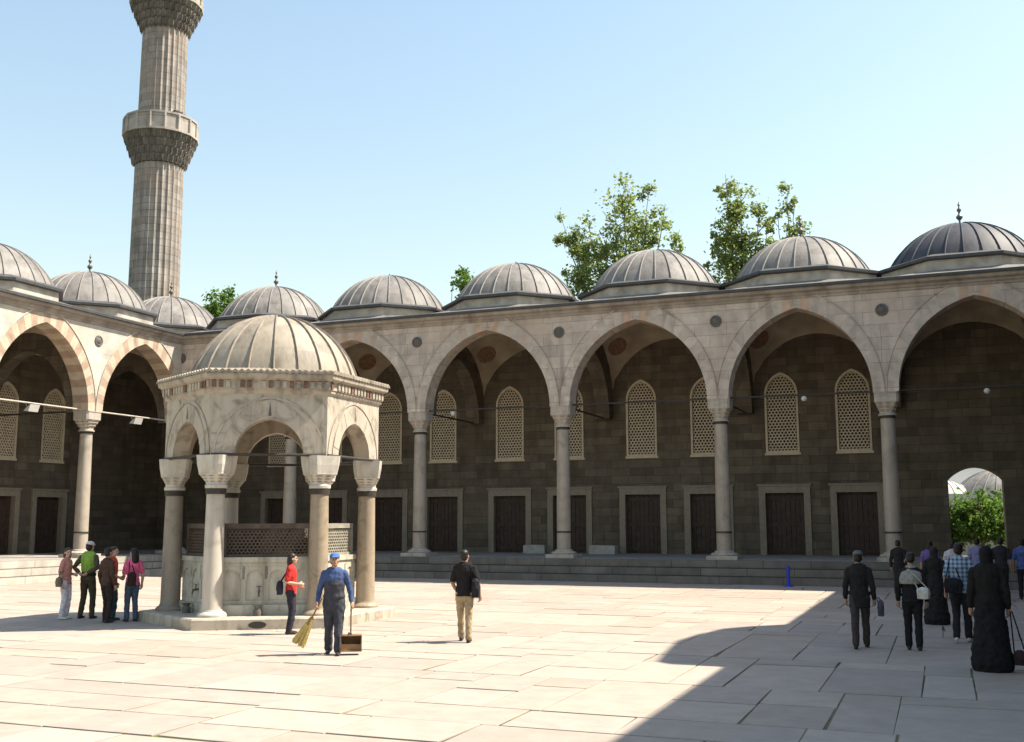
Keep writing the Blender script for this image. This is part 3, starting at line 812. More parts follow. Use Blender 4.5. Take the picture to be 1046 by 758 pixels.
# ------------------------------------------------------------------ minaret
M['minaret'] = ashlar('minaret_stone', (.34, .305, .275), (.255, .225, .2), (.12, .105, .09), (.11, .095, .08), .7, .42, .014, .85, bump=.6, warm=(.36, .28, .22))
M['corbel'] = ashlar('shaded_corbel_stone', (.2, .18, .16), (.15, .135, .12), (.06, .055, .05), (.05, .045, .04), .4, .42, .02, .8)  # shade under the balcony put into a darker stone colour
M['parapet'] = ashlar('parapet_stone', (.38, .345, .31), (.32, .29, .26), (.2, .17, .15), (.17, .15, .13), 1.0, 1.6, .02, .5)
MX, MY = -42.05, 49.4
mina = empty('minaret', (MX, MY, 0), 0, 'tall fluted stone minaret with two balconies rising behind the corner domes', 'minaret')
def flutes(r, z0, z1, r2=None, nf=26):
    mb = MB(); r2 = r2 or r; n = nf*6; rings = []
    steps = max(2, int((z1 - z0)/1.2))
    def rr(j, rad): return rad*(1.0 if j % 4 == 0 else (.985 if j % 4 == 2 else .955)) if False else rad*(1 - .06*abs(math.sin(PI*nf*j/n))**.6)
    for i in range(steps + 1):
        f = i/steps; rad = r + (r2 - r)*f; z = z0 + (z1 - z0)*f
        rings.append([(rr(j, rad)*math.cos(2*PI*j/n), rr(j, rad)*math.sin(2*PI*j/n), z) for j in range(n)])
    mb.loft(rings); return mb
mb = MB(); mb.loft([[(2.3*math.cos(2*PI*j/12), 2.3*math.sin(2*PI*j/12), z) for j in range(12)] for z in (0, 11.5)] + [[(1.52*math.cos(2*PI*j/12), 1.52*math.sin(2*PI*j/12), 13.6) for j in range(12)]])
mb.build('base', M['minaret'], mina)
flutes(1.44, 13.6, 23.6, 1.39).build('shaft', M['minaret'], mina, smooth=25)
flutes(1.36, 24.5, 32.2, 1.30).build('shaft', M['minaret'], mina, smooth=25)
flutes(1.25, 33.6, 43.0, 1.18).build('shaft', M['minaret'], mina, smooth=25)
mb = MB(); mb.lathe([(1.4, 43.0), (1.5, 43.1), (1.35, 43.5), (.05, 51.0)], n=24); mb.build('spire', M['lead_edge'], mina, smooth=40)
def balcony(z, r, ri):
    """muqarnas corbelling, deck and slab parapet; z = underside start, deck at z+1.75"""
    b = MB(); nf = 32
    tiers = 4
    for t in range(tiers):
        za = z + t*.42; zb = za + .42
        ra = ri + (r - ri)*(t/tiers); rb = ri + (r - ri)*((t + 1)/tiers)
        n = nf*2
        lo = [((ra*(1.0 if (j//1) % 2 == t % 2 else .95))*math.cos(2*PI*j/n), (ra*(1.0 if j % 2 == t % 2 else .95))*math.sin(2*PI*j/n), za) for j in range(n)]
        md = [((rb*(1.0 if j % 2 == t % 2 else .93))*math.cos(2*PI*j/n), (rb*(1.0 if j % 2 == t % 2 else .93))*math.sin(2*PI*j/n), zb - .12) for j in range(n)]
        hi = [(rb*math.cos(2*PI*j/n), rb*math.sin(2*PI*j/n), zb) for j in range(n)]
        b.loft([lo, md, hi])
        for j in range(nf):    # hanging drops
            a = 2*PI*(j + .5*(t % 2))/nf
            p = Vector((rb*.985*math.cos(a), rb*.985*math.sin(a), 0))
            b.tube(p + Vector((0, 0, zb - .06)), p*.985 + Vector((0, 0, zb - .36)), .055, 6, .02)
    o = b.build('balcony', M['corbel'], mina)
    zt = z + tiers*.42
    p = MB(); n = 16
    p.loft([[(rr*math.cos(2*PI*j/n), rr*math.sin(2*PI*j/n), zz) for j in range(n)] for rr, zz in ((r + .03, zt), (r + .1, zt + .02), (r + .1, zt + .14), (r + .0, zt + .15), (r, zt + 1.0), (r + .06, zt + 1.02), (r + .06, zt + 1.14), (r - .14, zt + 1.14), (r - .14, zt + .1))], caps=False)
    p.face([((r)*math.cos(2*PI*j/n), (r)*math.sin(2*PI*j/n), zt + .1) for j in range(n)])
    for j in range(n):   # posts between the slabs
        a = 2*PI*j/n; c = Vector((math.cos(a), math.sin(a), 0))
        p.tube(c*(r + .01) + Vector((0, 0, zt + .13)), c*(r + .01) + Vector((0, 0, zt + 1.03)), .09, 8)
    p.build('parapet', M['parapet'], o)
    return o
balcony(23.1, 2.08, 1.45)
balcony(31.4, 2.05, 1.3)
# doorway on to the lower balcony
a = -.12
mb = MB(); c = Vector((math.cos(a), math.sin(a), 0))*1.36
mb.box(-.3, -.06, 24.8, .3, .1, 26.35); mb.xform(Matrix.Translation(c) @ Matrix.Rotation(a + PI/2, 4, 'Z'))
mb.build('doorway', M['pane'], mina)

# ------------------------------------------------------------------ ground
gm = bpy.data.materials.new('earth_ground'); nt, N, L, P = nodes_of(gm)
tc = N.new('ShaderNodeTexCoord'); nz = N.new('ShaderNodeTexNoise'); nz.inputs['Scale'].default_value = .6; nz.inputs['Detail'].default_value = 8; L.new(tc.outputs['Object'], nz.inputs['Vector'])
cr = N.new('ShaderNodeValToRGB'); cr.color_ramp.elements[0].position = .4; cr.color_ramp.elements[0].color = (.085, .075, .055, 1); cr.color_ramp.elements[1].position = .62; cr.color_ramp.elements[1].color = (.13, .135, .06, 1)
L.new(nz.outputs['Fac'], cr.inputs[0]); L.new(cr.outputs[0], P.inputs['Base Color']); P.inputs['Roughness'].default_value = .95
mb = MB(); S = 1500; mb.face([(-S, -S, -.03), (S, -S, -.03), (S, S, -.03), (-S, S, -.03)])
g = mb.build('ground', gm); tag(g, kind='structure')

pm = bpy.data.materials.new('paving_stone'); nt, N, L, P = nodes_of(pm)
at = N.new('ShaderNodeAttribute'); at.attribute_name = 'tint'
tc = N.new('ShaderNodeTexCoord'); nz = N.new('ShaderNodeTexNoise'); nz.inputs['Scale'].default_value = 2.2; nz.inputs['Detail'].default_value = 9; nz.inputs['Roughness'].default_value = .7; L.new(tc.outputs['Object'], nz.inputs['Vector'])
mr = N.new('ShaderNodeMapRange'); mr.inputs[1].default_value = .3; mr.inputs[2].default_value = .72; mr.inputs[3].default_value = .84; mr.inputs[4].default_value = 1.1; L.new(nz.outputs['Fac'], mr.inputs[0])
mx = N.new('ShaderNodeMix'); mx.data_type = 'RGBA'; mx.blend_type = 'MULTIPLY'; mx.inputs[0].default_value = 1; L.new(at.outputs['Color'], mx.inputs[6]); L.new(mr.outputs[0], mx.inputs[7])
n2 = N.new('ShaderNodeTexNoise'); n2.inputs['Scale'].default_value = .45; n2.inputs['Detail'].default_value = 6; L.new(tc.outputs['Object'], n2.inputs['Vector'])
r2 = N.new('ShaderNodeMapRange'); r2.inputs[1].default_value = .56; r2.inputs[2].default_value = .74; r2.inputs[3].default_value = 0; r2.inputs[4].default_value = .35; L.new(n2.outputs['Fac'], r2.inputs[0])
m2 = N.new('ShaderNodeMix'); m2.data_type = 'RGBA'; L.new(r2.outputs[0], m2.inputs[0]); L.new(mx.outputs[2], m2.inputs[6]); m2.inputs[7].default_value = (.26, .215, .155, 1)
L.new(m2.outputs[2], P.inputs['Base Color']); P.inputs['Roughness'].default_value = .8; P.inputs['Specular IOR Level'].default_value = .25
bp = N.new('ShaderNodeBump'); bp.inputs['Strength'].default_value = .35; bp.inputs['Distance'].default_value = .02; L.new(nz.outputs['Fac'], bp.inputs['Height']); L.new(bp.outputs[0], P.inputs['Normal'])
rng = random.Random(11)
mb = MB(); tints = []
PX0, PX1, PY0, PY1 = XL + 1.3, XR - 1.3, -2.0, YB - 1.3
def slab(a, b, c, d):
    gx = rng.uniform(.006, .016); gy = rng.uniform(.008, .036)
    j = lambda s=.012: rng.uniform(-s, s)
    z = rng.uniform(-.004, .004)
    pts = [(a + gx + j(), c + gy + abs(j(.012))), ((a+b)/2, c + gy + abs(j(.012))), (b - gx + j(), c + gy + abs(j(.012))), (b - gx + j(), d - gy), ((a+b)/2, d - gy - abs(j(.012))), (a + gx + j(), d - gy)]
    if rng.random() < .3:   # a chipped corner
        k = rng.choice((0, 2)); px, py = pts[k]; pts[k] = (px + (.05 if k == 0 else -.05)*rng.random(), py + .03*rng.random())
    sl, tx_, ty_ = .0, rng.uniform(-.002, .002), rng.uniform(-.002, .002)
    cxm = sum(p[0] for p in pts)/6; cym = sum(p[1] for p in pts)/6
    top = [(px, py, z + (px - cxm)*tx_ + (py - cym)*ty_) for px, py in pts]
    inn = [(px + (cxm-px)*.012, py + (cym-py)*.016, pz + .004) for px, py, pz in top]
    low = [(px, py, -.028) for px, py in pts]
    nf0 = len(mb.f)
    mb.loft([low, top, inn], caps=False); mb.face(inn)
    t = rng.uniform(.89, 1.07); wv = rng.uniform(-.006, .006)
    tints.extend([(.365*t + wv, .305*t, .255*t - wv, 1)]*(len(mb.f) - nf0))
def strip(x0, x1, y0, y1, along_x):
    """fill a patch with courses of unequal slabs"""
    lo, hi = (y0, y1) if along_x else (x0, x1)
    cuts = [lo]
    while cuts[-1] < hi - .1:
        h_ = rng.choice((.8, .95, 1.1, 1.3, 1.55)); nx_ = cuts[-1] + h_
        if hi - nx_ < .55: nx_ = hi
        cuts.append(nx_)
    for c0_, c1_ in zip(cuts, cuts[1:]):
        p_, q_ = (x0, x1) if along_x else (y0, y1)
        t_ = p_
        while t_ < q_ - .05:
            w_ = rng.uniform(1.1, 2.7); u_ = t_ + w_
            if q_ - u_ < .6: u_ = q_
            if along_x: slab(t_, u_, c0_, c1_)
            else: slab(c0_, c1_, t_, u_)
            t_ = u_
y = PY0
while y < PY1 - .01:
    y2 = y + rng.uniform(2.6, 5.2)
    if PY1 - y2 < 1.5: y2 = PY1
    x = PX0
    while x < PX1 - .01:
        x2 = x + rng.uniform(3.5, 8)
        if PX1 - x2 < 2: x2 = PX1
        strip(x, x2, y, y2, rng.random() < .5)
        x = x2
    y = y2
# earth, moss and grit showing in the joints
nxj, nyj = 48, 56
for ix in range(nxj):
    for iy in range(nyj):
        xa, xb = PX0 - .5 + (PX1 - PX0 + 1)*ix/nxj, PX0 - .5 + (PX1 - PX0 + 1)*(ix + 1)/nxj
        ya, yb = PY0 - .5 + (PY1 - PY0 + 1)*iy/nyj, PY0 - .5 + (PY1 - PY0 + 1)*(iy + 1)/nyj
        mb.face([(xa, ya, -.011), (xb, ya, -.011), (xb, yb, -.011), (xa, yb, -.011)])
        tints.append(rng.choice(((.11, .12, .035, 1), (.17, .14, .08, 1), (.06, .052, .038, 1), (.14, .12, .06, 1))))
pav = mb.build('courtyard_paving', pm, merge=False)
ca = pav.data.color_attributes.new('tint', 'FLOAT_COLOR', 'CORNER')
buf = []
for p_, t in zip(pav.data.polygons, tints):
    buf += list(t)*p_.loop_total
ca.data.foreach_set('color', buf)
tag(pav, kind='structure')

# ------------------------------------------------------------------ trees
def leafmat(name, c):
    m = bpy.data.materials.new(name); nt, N, L, P = nodes_of(m)
    at = N.new('ShaderNodeAttribute'); at.attribute_name = 'tint'
    mx = N.new('ShaderNodeMix'); mx.data_type = 'RGBA'; mx.blend_type = 'MULTIPLY'; mx.inputs[0].default_value = 1; mx.inputs[6].default_value = (*c, 1); L.new(at.outputs['Color'], mx.inputs[7])
    L.new(mx.outputs[2], P.inputs['Base Color']); P.inputs['Roughness'].default_value = .6
    tr = N.new('ShaderNodeBsdfTranslucent'); L.new(mx.outputs[2], tr.inputs['Color'])
    ms = N.new('ShaderNodeMixShader'); ms.inputs[0].default_value = .6
    out = N['Material Output']; L.new(P.outputs[0], ms.inputs[1]); L.new(tr.outputs[0], ms.inputs[2]); L.new(ms.outputs[0], out.inputs['Surface'])
    return m
M['leaf'] = leafmat('leaf_green', (.23, .295, .1))
M['leaf_bright'] = leafmat('leaf_bright_green', (.11, .2, .035))
M['bark'] = plain('bark', (.13, .10, .075), .9, .3, 4, 0, .5)

def tree(name, base, plumes, nleaf, leaf, label, cat='tree', group=None, trunk_r=.35, mat=None, seed=1, fork=.45):
    """plumes: (tip dx, dy, z, radius, share); limbs climb from the fork to each tip and leaf clumps hang round their upper part"""
    rg = random.Random(seed)
    root = empty(name, base, 0, label, cat, group)
    zmax = max(p[2] for p in plumes); zf = zmax*fork
    tk = MB()
    tk.lathe([(trunk_r*1.3, 0), (trunk_r, .6), (trunk_r*.8, zf)], n=12)
    leaves = []
    tot = sum(p[4] for p in plumes)
    for dx, dy, zt, rad, share in plumes:
        p0 = Vector((0, 0, zf*rg.uniform(.75, 1))); p3 = Vector((dx, dy, zt))
        p1 = Vector((dx*.45, dy*.45, zf + (zt - zf)*.28)); pts = []
        for i in range(13):
            t = i/12; q = p0*(1-t)**2 + p1*2*t*(1-t) + p3*t*t
            pts.append(q + Vector((rg.uniform(-.12, .12), rg.uniform(-.12, .12), 0))*t)
        for i in range(12): tk.tube(pts[i], pts[i+1], trunk_r*.45*(1 - i/13), 6, trunk_r*.45*(1 - (i+1)/13))
        nl = int(nleaf*share/tot); ncl = max(6, nl//55)
        for c in range(ncl):
            t = rg.uniform(.3, 1.0)**.8
            i = min(11, int(t*12)); q = pts[i].lerp(pts[i+1], t*12 - i)
            env = rad*(math.sin(PI*min(1, (t - .25)/.78))**.6 if t > .25 else .1) + .12
            a = rg.uniform(0, 2*PI); rr = env*math.sqrt(rg.random())
            cc = q + Vector((math.cos(a)*rr, math.sin(a)*rr, rg.uniform(-.2, .5)*rad*.5))
            tk.tube(q - Vector((0, 0, .3*rad)), cc, .03, 4, .008)
            s = rg.uniform(.2, .48)*min(1.3, max(.7, rad*.75))
            for _ in range(nl//ncl):
                d = Vector((rg.gauss(0, 1), rg.gauss(0, 1), rg.gauss(0, .9)))*s*.75
                leaves.append(cc + d)
    tk.build('trunk', M['bark'], root, smooth=50)
    lf = MB(); tn = []
    for p in leaves:
        u = Vector((rg.gauss(0, 1), rg.gauss(0, 1), rg.gauss(0, .7))).normalized(); v = u.orthogonal().normalized()
        v = (v*math.cos(rg.uniform(0, 6)) + u.cross(v)*math.sin(rg.uniform(0, 6))).normalized()
        s = leaf*rg.uniform(.6, 1.25)
        lf.f.append([len(lf.v) + k for k in range(4)]); lf.m.append(0)
        lf.v += [tuple(p - u*s), tuple(p + v*s*.55), tuple(p + u*s), tuple(p - v*s*.55 + u.cross(v)*s*.15)]
        b = rg.uniform(.6, 1.35); tn += [(b*rg.uniform(.85, 1.2), b, b*rg.uniform(.7, 1.1), 1)]*4
    o = lf.build('crown', mat or M['leaf'], root, merge=False)
    ca = o.data.color_attributes.new('tint', 'FLOAT_COLOR', 'CORNER')
    ca.data.foreach_set('color', [c for t in tn for c in t])
    return root
TG = 'trees growing beyond the arcade'
YT = 64
tree('leafy_tree', (-18.0, YT, 0), [(-3.9, 0, 22.05, 0.96, 0.9), (-3.3, 0.4, 20.15, 1.32, 1), (-2.1, 0.5, 21.55, 1.20, 1.1), (-2.7, -0.4, 19.05, 1.44, 0.9), (0.5, 0, 24.05, 1.56, 2), (-0.5, 0.5, 22.75, 1.44, 1.3), (1.9, 0.3, 23.05, 1.08, 1), (1.5, 0, 20.95, 1.80, 1.4), (-0.8, -0.3, 19.75, 1.56, 1), (3.1, 0.1, 21.95, 0.66, 0.4), (3.9, 0.2, 20.25, 0.84, 0.7), (3, 0, 18.85, 1.32, 0.9)], 17500, .135,
     'tallest, widest leafy tree with several plumes, behind the middle of the shaded arcade', group=TG, seed=3)
tree('leafy_tree', (-10.6, YT, 0), [(-0.5, 0, 23.35, 1.02, 1.3), (0.3, 0.3, 22.35, 1.20, 1.4), (-1, 0.2, 21.15, 1.08, 1.1), (0.3, 0, 19.15, 1.80, 1.5), (1.3, 0, 20.95, 0.96, 0.8), (1.9, 0, 19.65, 0.84, 0.6)], 10000, .135,
     'slender upright leafy tree just right of the tallest tree, left of the finial dome', group=TG, seed=5)
tree('leafy_tree', (-7.5, YT + 1, 0), [(-0.2, 0, 22.65, 0.66, 0.8), (0.2, 0, 21.65, 0.84, 0.8), (-0.8, 0, 20.85, 0.84, 0.8), (0.2, 0, 19.75, 1.08, 0.8), (-1.2, 0, 19.55, 0.84, 0.5)], 4200, .13,
     'thin sparse tree partly hidden by the dome with a finial', group=TG, seed=6)
tree('leafy_tree', (-48.3, YT, 0), [(-0.3, 0, 19.05, 1.32, 1), (0.6, 0, 18.85, 1.20, 1), (-0.7, 0, 17.95, 1.32, 1), (1, 0, 17.65, 1.44, 1)], 11000, .16,
     'small dense bright green treetop between the corner dome and the fountain dome', group=TG, seed=8, mat=M['leaf_bright'])
tree('leafy_tree', (-29.0, YT, 0), [(0.2, 0, 19.05, 0.96, 1), (-0.6, 0, 18.05, 0.84, 0.7), (0.7, 0, 18.05, 0.96, 0.7)], 3000, .13,
     'small treetop peeking out in the gap between two domes above the fountain', group=TG, seed=9, mat=M['leaf_bright'])

# beyond the gate: shrubs, a low wall and a lead-domed house
for i, (x, y_, h_, w_) in enumerate(((.55, 57.5, 3.3, .8), (1.75, 56.5, 3.5, 1.0), (3.0, 58.0, 3.6, 1.0))):
    tree('garden_shrub', (x, y_, 0), [(0, 0, h_, w_, 1), (-.5, .2, h_*.86, w_*.8, 1), (.55, -.1, h_*.9, w_*.8, 1), (.2, .2, h_*.62, w_*.9, 1), (-.3, -.2, h_*.6, w_, 1)], 3800, .11,
         ('leftmost green shrub seen through the gate', 'middle bushy green shrub seen through the gate', 'rightmost green shrub seen through the gate')[i], 'shrub', 'shrubs beyond the gate', .09, M['leaf_bright'], 20 + i, .3)
M['sky_white'] = plain('sky_screen_white', (.78, .76, .72), .85, .06, 1)
M['pale_wall'] = plain('pale_plaster', (.48, .45, .41), .85, .1, 1.5)
mb = MB(); mb.box(-8, 60.5, 0, 14, 61.0, 1.75); mb.box(-8.1, 60.4, 1.75, 14.1, 61.1, 1.87)
tag(mb.build('garden_wall', M['pale_wall']), 'low pale garden wall behind the shrubs beyond the gate', 'wall')
hs = empty('domed_house', (2.6, 80, 0), 0, 'pale building with a grey lead dome glimpsed through the gate', 'building')
mb = MB(); mb.box(-6, 0, 0, 7, 8, 4.1); mb.build('wall', M['pale_wall'], hs)
mb = MB(); mb.box(-9, 8.1, 0, 10, 14, 7.4); mb.build('sky_screen', M['sky_white'], hs)  # added screen whose white stands in for bright sky behind the house
dd = dome_mb(3.2, 1.75, 24, .03); dob = dd.build('dome', [M['lead'], M['lead_seam']], hs, smooth=35); dob.location = (1.4, 3.6, 4.1)
dd = dome_mb(2.2, 1.1, 20, .03); dob = dd.build('dome', [M['pale_wall'], M['pale_wall']], hs, smooth=35); dob.location = (-2.6, 2.6, 4.1)

# ------------------------------------------------------------------ small things
def lamp(loc, label, wallmount=False):
    o = empty('hanging_lamp', loc, 0, label, 'lamp', 'lamps hanging from the tie rods')
    mb = MB(); mb.lathe([(.015, -.22), (.07, -.2), (.105, -.145), (.11, -.1), (.08, -.05), (.04, -.02), (.02, -.018)], n=16); mb.build('globe', M['lampglass'], o, smooth=40)
    mb = MB(); mb.tube((0, 0, 0), (0, 0, -.05), .05); mb.tube((0, 0, 0), (0, 0, .1), .012); mb.build('bracket', M['iron'], o)
    return o
M['lampglass'] = plain('white_lamp_glass', (.55, .54, .5), .3, .05, 5)
def flood(loc, rz, label):
    o = empty('floodlight', loc, rz, label, 'lamp', 'floodlights on the sunlit arcade')
    mb = MB(); mb.loft([[(-.2, -.05, -.16), (.2, -.05, -.16), (.2, .1, -.3), (-.2, .1, -.3)], [(-.24, -.3, -.05), (.24, -.3, -.05), (.24, -.2, -.33), (-.24, -.2, -.33)]]); mb.build('housing', M['lampglass'], o)
    mb = MB(); mb.tube((-.22, -.08, -.12), (-.22, 0, 0), .015); mb.tube((.22, -.08, -.12), (.22, 0, 0), .015); mb.tube((-.22, 0, 0), (.22, 0, 0), .02); mb.build('bracket', M['iron'], o)
    return o
HR = HS + .03
flood((XL + .08, YB - 1.5*SL - .35, HR - .02), PI/2, 'white floodlight on the sunlit tie rod of the arch nearest the left edge')
flood((XL + .08, YB - .5*SL - .2, HR - .02), PI/2, 'white floodlight on the sunlit tie rod of the arch beside the fountain')
lamp((-19.05, YB + .05, HR), 'white lamp hanging in the first full arch right of the fountain')
lamp((-4.55, YB + .05, HR), 'white lamp hanging in the arch just left of the gate arch')
lamp((1.75, YB + .05, HR), 'white lamp hanging in the dark gate arch at the right edge')

M['blue'] = plain('blue_paint', (.03, .06, .55), .5, .1, 5)
pp = empty('marker_post', (-5.1, 39.25, 0), 0, 'slim blue marker post standing before the arcade steps', 'post')
mb = MB(); mb.tube((0, 0, .05), (0, 0, .72), .055, 12); mb.build('post', M['blue'], pp, smooth=40)
mb = MB(); mb.lathe([(.17, 0), (.17, .03), (.06, .06)], n=16); mb.build('base', M['blue'], pp, smooth=40)

M['block'] = plain('pale_stone_block', (.40, .38, .35), .85, .2, 4, 0, .3)
def stone_block(loc, w, label, rz=0):
    o = empty('stone_block', loc, rz, label, 'stone', 'loose stone blocks by the back wall')
    mb = MB()
    mb.loft([[(-w/2, -.3, 0), (w/2, -.3, 0), (w/2, .3, 0), (-w/2, .3, 0)], [(-w/2, -.3, .34), (w/2, -.3, .34), (w/2, .3, .34), (-w/2, .3, .34)], [(-w/2 + .04, -.26, .38), (w/2 - .04, -.26, .38), (w/2 - .04, .26, .38), (-w/2 + .04, .26, .38)]])
    mb.build('block', M['block'], o)
    return o
stone_block((-17.25, YB + D - 1.0, HP + .005), 1.0, 'pale stone block on the portico floor between two doors, left of the second column', .1)
stone_block((-14.0, YB + D - 1.0, HP + .005), 1.2, 'long low pale stone block on the portico floor right of the second column', -.05)

# ------------------------------------------------------------------ people
M['skin'] = plain('skin', (.36, .21, .14), .6, .08, 9)
M['skin_fair'] = plain('fair_skin', (.48, .31, .23), .6, .08, 9)
M['hair'] = plain('black_hair', (.018, .014, .012), .5, .3, 30)
M['hair_brown'] = plain('brown_hair', (.06, .03, .02), .5, .3, 30)
M['eye'] = plain('dark_eye', (.02, .015, .012), .3, .05, 5)
M['lip'] = plain('lip', (.28, .11, .09), .6, .05, 5)
M['shoe'] = plain('dark_shoe', (.03, .025, .022), .5, .2, 8)
M['shoe_white'] = plain('pale_shoe', (.5, .48, .44), .6, .2, 8)
CL = {}
def C(name, col):
    if name not in CL: CL[name] = cloth(name + '_cloth', col)
    return CL[name]
DG = lambda: bpy.context.evaluated_depsgraph_get()

def ell_tube(mb, rings, n=14, cap0=True, cap1=True):
    """rings: (centre, ux, uy, rx, ry): elliptical loft with rounded ends"""
    out = []
    def ring(c, ux, uy, rx, ry): return [c + ux*(rx*math.cos(2*PI*j/n)) + uy*(ry*math.sin(2*PI*j/n)) for j in range(n)]
    c0, ux, uy, rx, ry = rings[0]; d = (c0 - rings[1][0]).normalized(); m = min(rx, ry)
    if cap0: out += [ring(c0 + d*m*.85, ux, uy, rx*.5, ry*.5), ring(c0 + d*m*.5, ux, uy, rx*.86, ry*.86)]
    out += [ring(*r) for r in rings]
    c0, ux, uy, rx, ry = rings[-1]; d = (c0 - rings[-2][0]).normalized(); m = min(rx, ry)
    if cap1: out += [ring(c0 + d*m*.5, ux, uy, rx*.86, ry*.86), ring(c0 + d*m*.85, ux, uy, rx*.5, ry*.5)]
    mb.loft(out)

def limb(mb, pts, rads, n=12, cap0=True, cap1=True):
    rings = []
    pts = [Vector(p) for p in pts]
    for i, p in enumerate(pts):
        a = pts[max(0, i-1)]; b = pts[min(len(pts)-1, i+1)]
        d = (b - a).normalized()
        ref = Vector((1, 0, 0)) if abs(d.x) < .8 else Vector((0, 1, 0))
        ux = (ref - d*ref.dot(d)).normalized(); uy = d.cross(ux)
        r = rads[i]; rx, ry = r if isinstance(r, tuple) else (r, r)
        rings.append((p, ux, uy, rx, ry))
    ell_tube(mb, rings, n, cap0, cap1)

def ball(mb, c, r, n=14):
    c = Vector(c); rx, ry, rz = r
    rings = []
    for i in range(1, 8):
        t = PI*i/8 - PI/2
        rings.append([c + Vector((rx*math.cos(t)*math.cos(2*PI*j/n), ry*math.cos(t)*math.sin(2*PI*j/n), rz*math.sin(t))) for j in range(n)])
    mb.loft(rings)

def fuse(mb, name, mats, parent, voxel, smooth=3, wrinkle=0.0, clip=None):
    me = mb.mesh(name, mats)
    o = bpy.data.objects.new(name, me); COL.objects.link(o)
    r = o.modifiers.new('r', 'REMESH'); r.mode = 'VOXEL'; r.voxel_size = voxel; r.use_smooth_shade = True
    if wrinkle:
        tx = bpy.data.textures.get('folds') or bpy.data.textures.new('folds', 'CLOUDS'); tx.noise_scale = .09; tx.noise_depth = 2
        dm = o.modifiers.new('d', 'DISPLACE'); dm.texture = tx; dm.strength = wrinkle; dm.mid_level = .5; dm.texture_coords = 'LOCAL'
    s = o.modifiers.new('s', 'SMOOTH'); s.factor = .5; s.iterations = smooth
    bpy.context.view_layer.update()
    nm = bpy.data.meshes.new_from_object(o.evaluated_get(DG()))
    nm.name = name
    bpy.data.objects.remove(o); bpy.data.meshes.remove(me)
    nm.materials.clear()
    for m_ in (mats if isinstance(mats, (list, tuple)) else [mats]): nm.materials.append(m_)
    for p in nm.polygons: p.use_smooth = True
    return link(bpy.data.objects.new(name, nm), parent)

def hand(mb, w, d, side, curl=.6, inward=None):
    """palm, four unequal bent fingers and a thumb; w wrist, d forearm direction, side +1 left / -1 right"""
    d = Vector(d).normalized()
    inw = Vector(inward or (-side, 0, 0)); inw = (inw - d*inw.dot(d)).normalized()   # palm faces inwards
    acr = d.cross(inw).normalized()
    if acr.y > 0: acr = -acr                                  # towards the front = thumb side
    w = Vector(w)
    limb(mb, [w - d*.02, w + d*.03, w + d*.085], [.027, .034, .033], 10)
    for s in (-1, 1): limb(mb, [w + d*.03 + acr*s*.016, w + d*.085 + acr*s*.022], [.019, .017], 8)
    for k, (off, ln) in enumerate(((.030, .068), (.011, .078), (-.009, .073), (-.028, .056))):
        p = w + d*.085 + acr*off
        d1 = (d + inw*curl*.6).normalized(); d2 = (d + inw*curl*1.7).normalized(); d3 = (d*(1 - curl*.7) + inw*curl*2).normalized()
        a = p + d1*ln*.42; b = a + d2*ln*.33; c = b + d3*ln*.25
        limb(mb, [p - d*.02, p, a, b, c], [.0115, .0112, .0105, .0098, .0088], 8)
    p = w + d*.03 + acr*.03
    a = p + (acr*.8 + d*.75 + inw*.25).normalized()*.038; b = a + (acr*.25 + d*.9 + inw*.45).normalized()*.03
    limb(mb, [w + d*.018 + acr*.012, p, a, b], [.016, .0145, .012, .0105], 8)
    return w + d*.09 + inw*.022

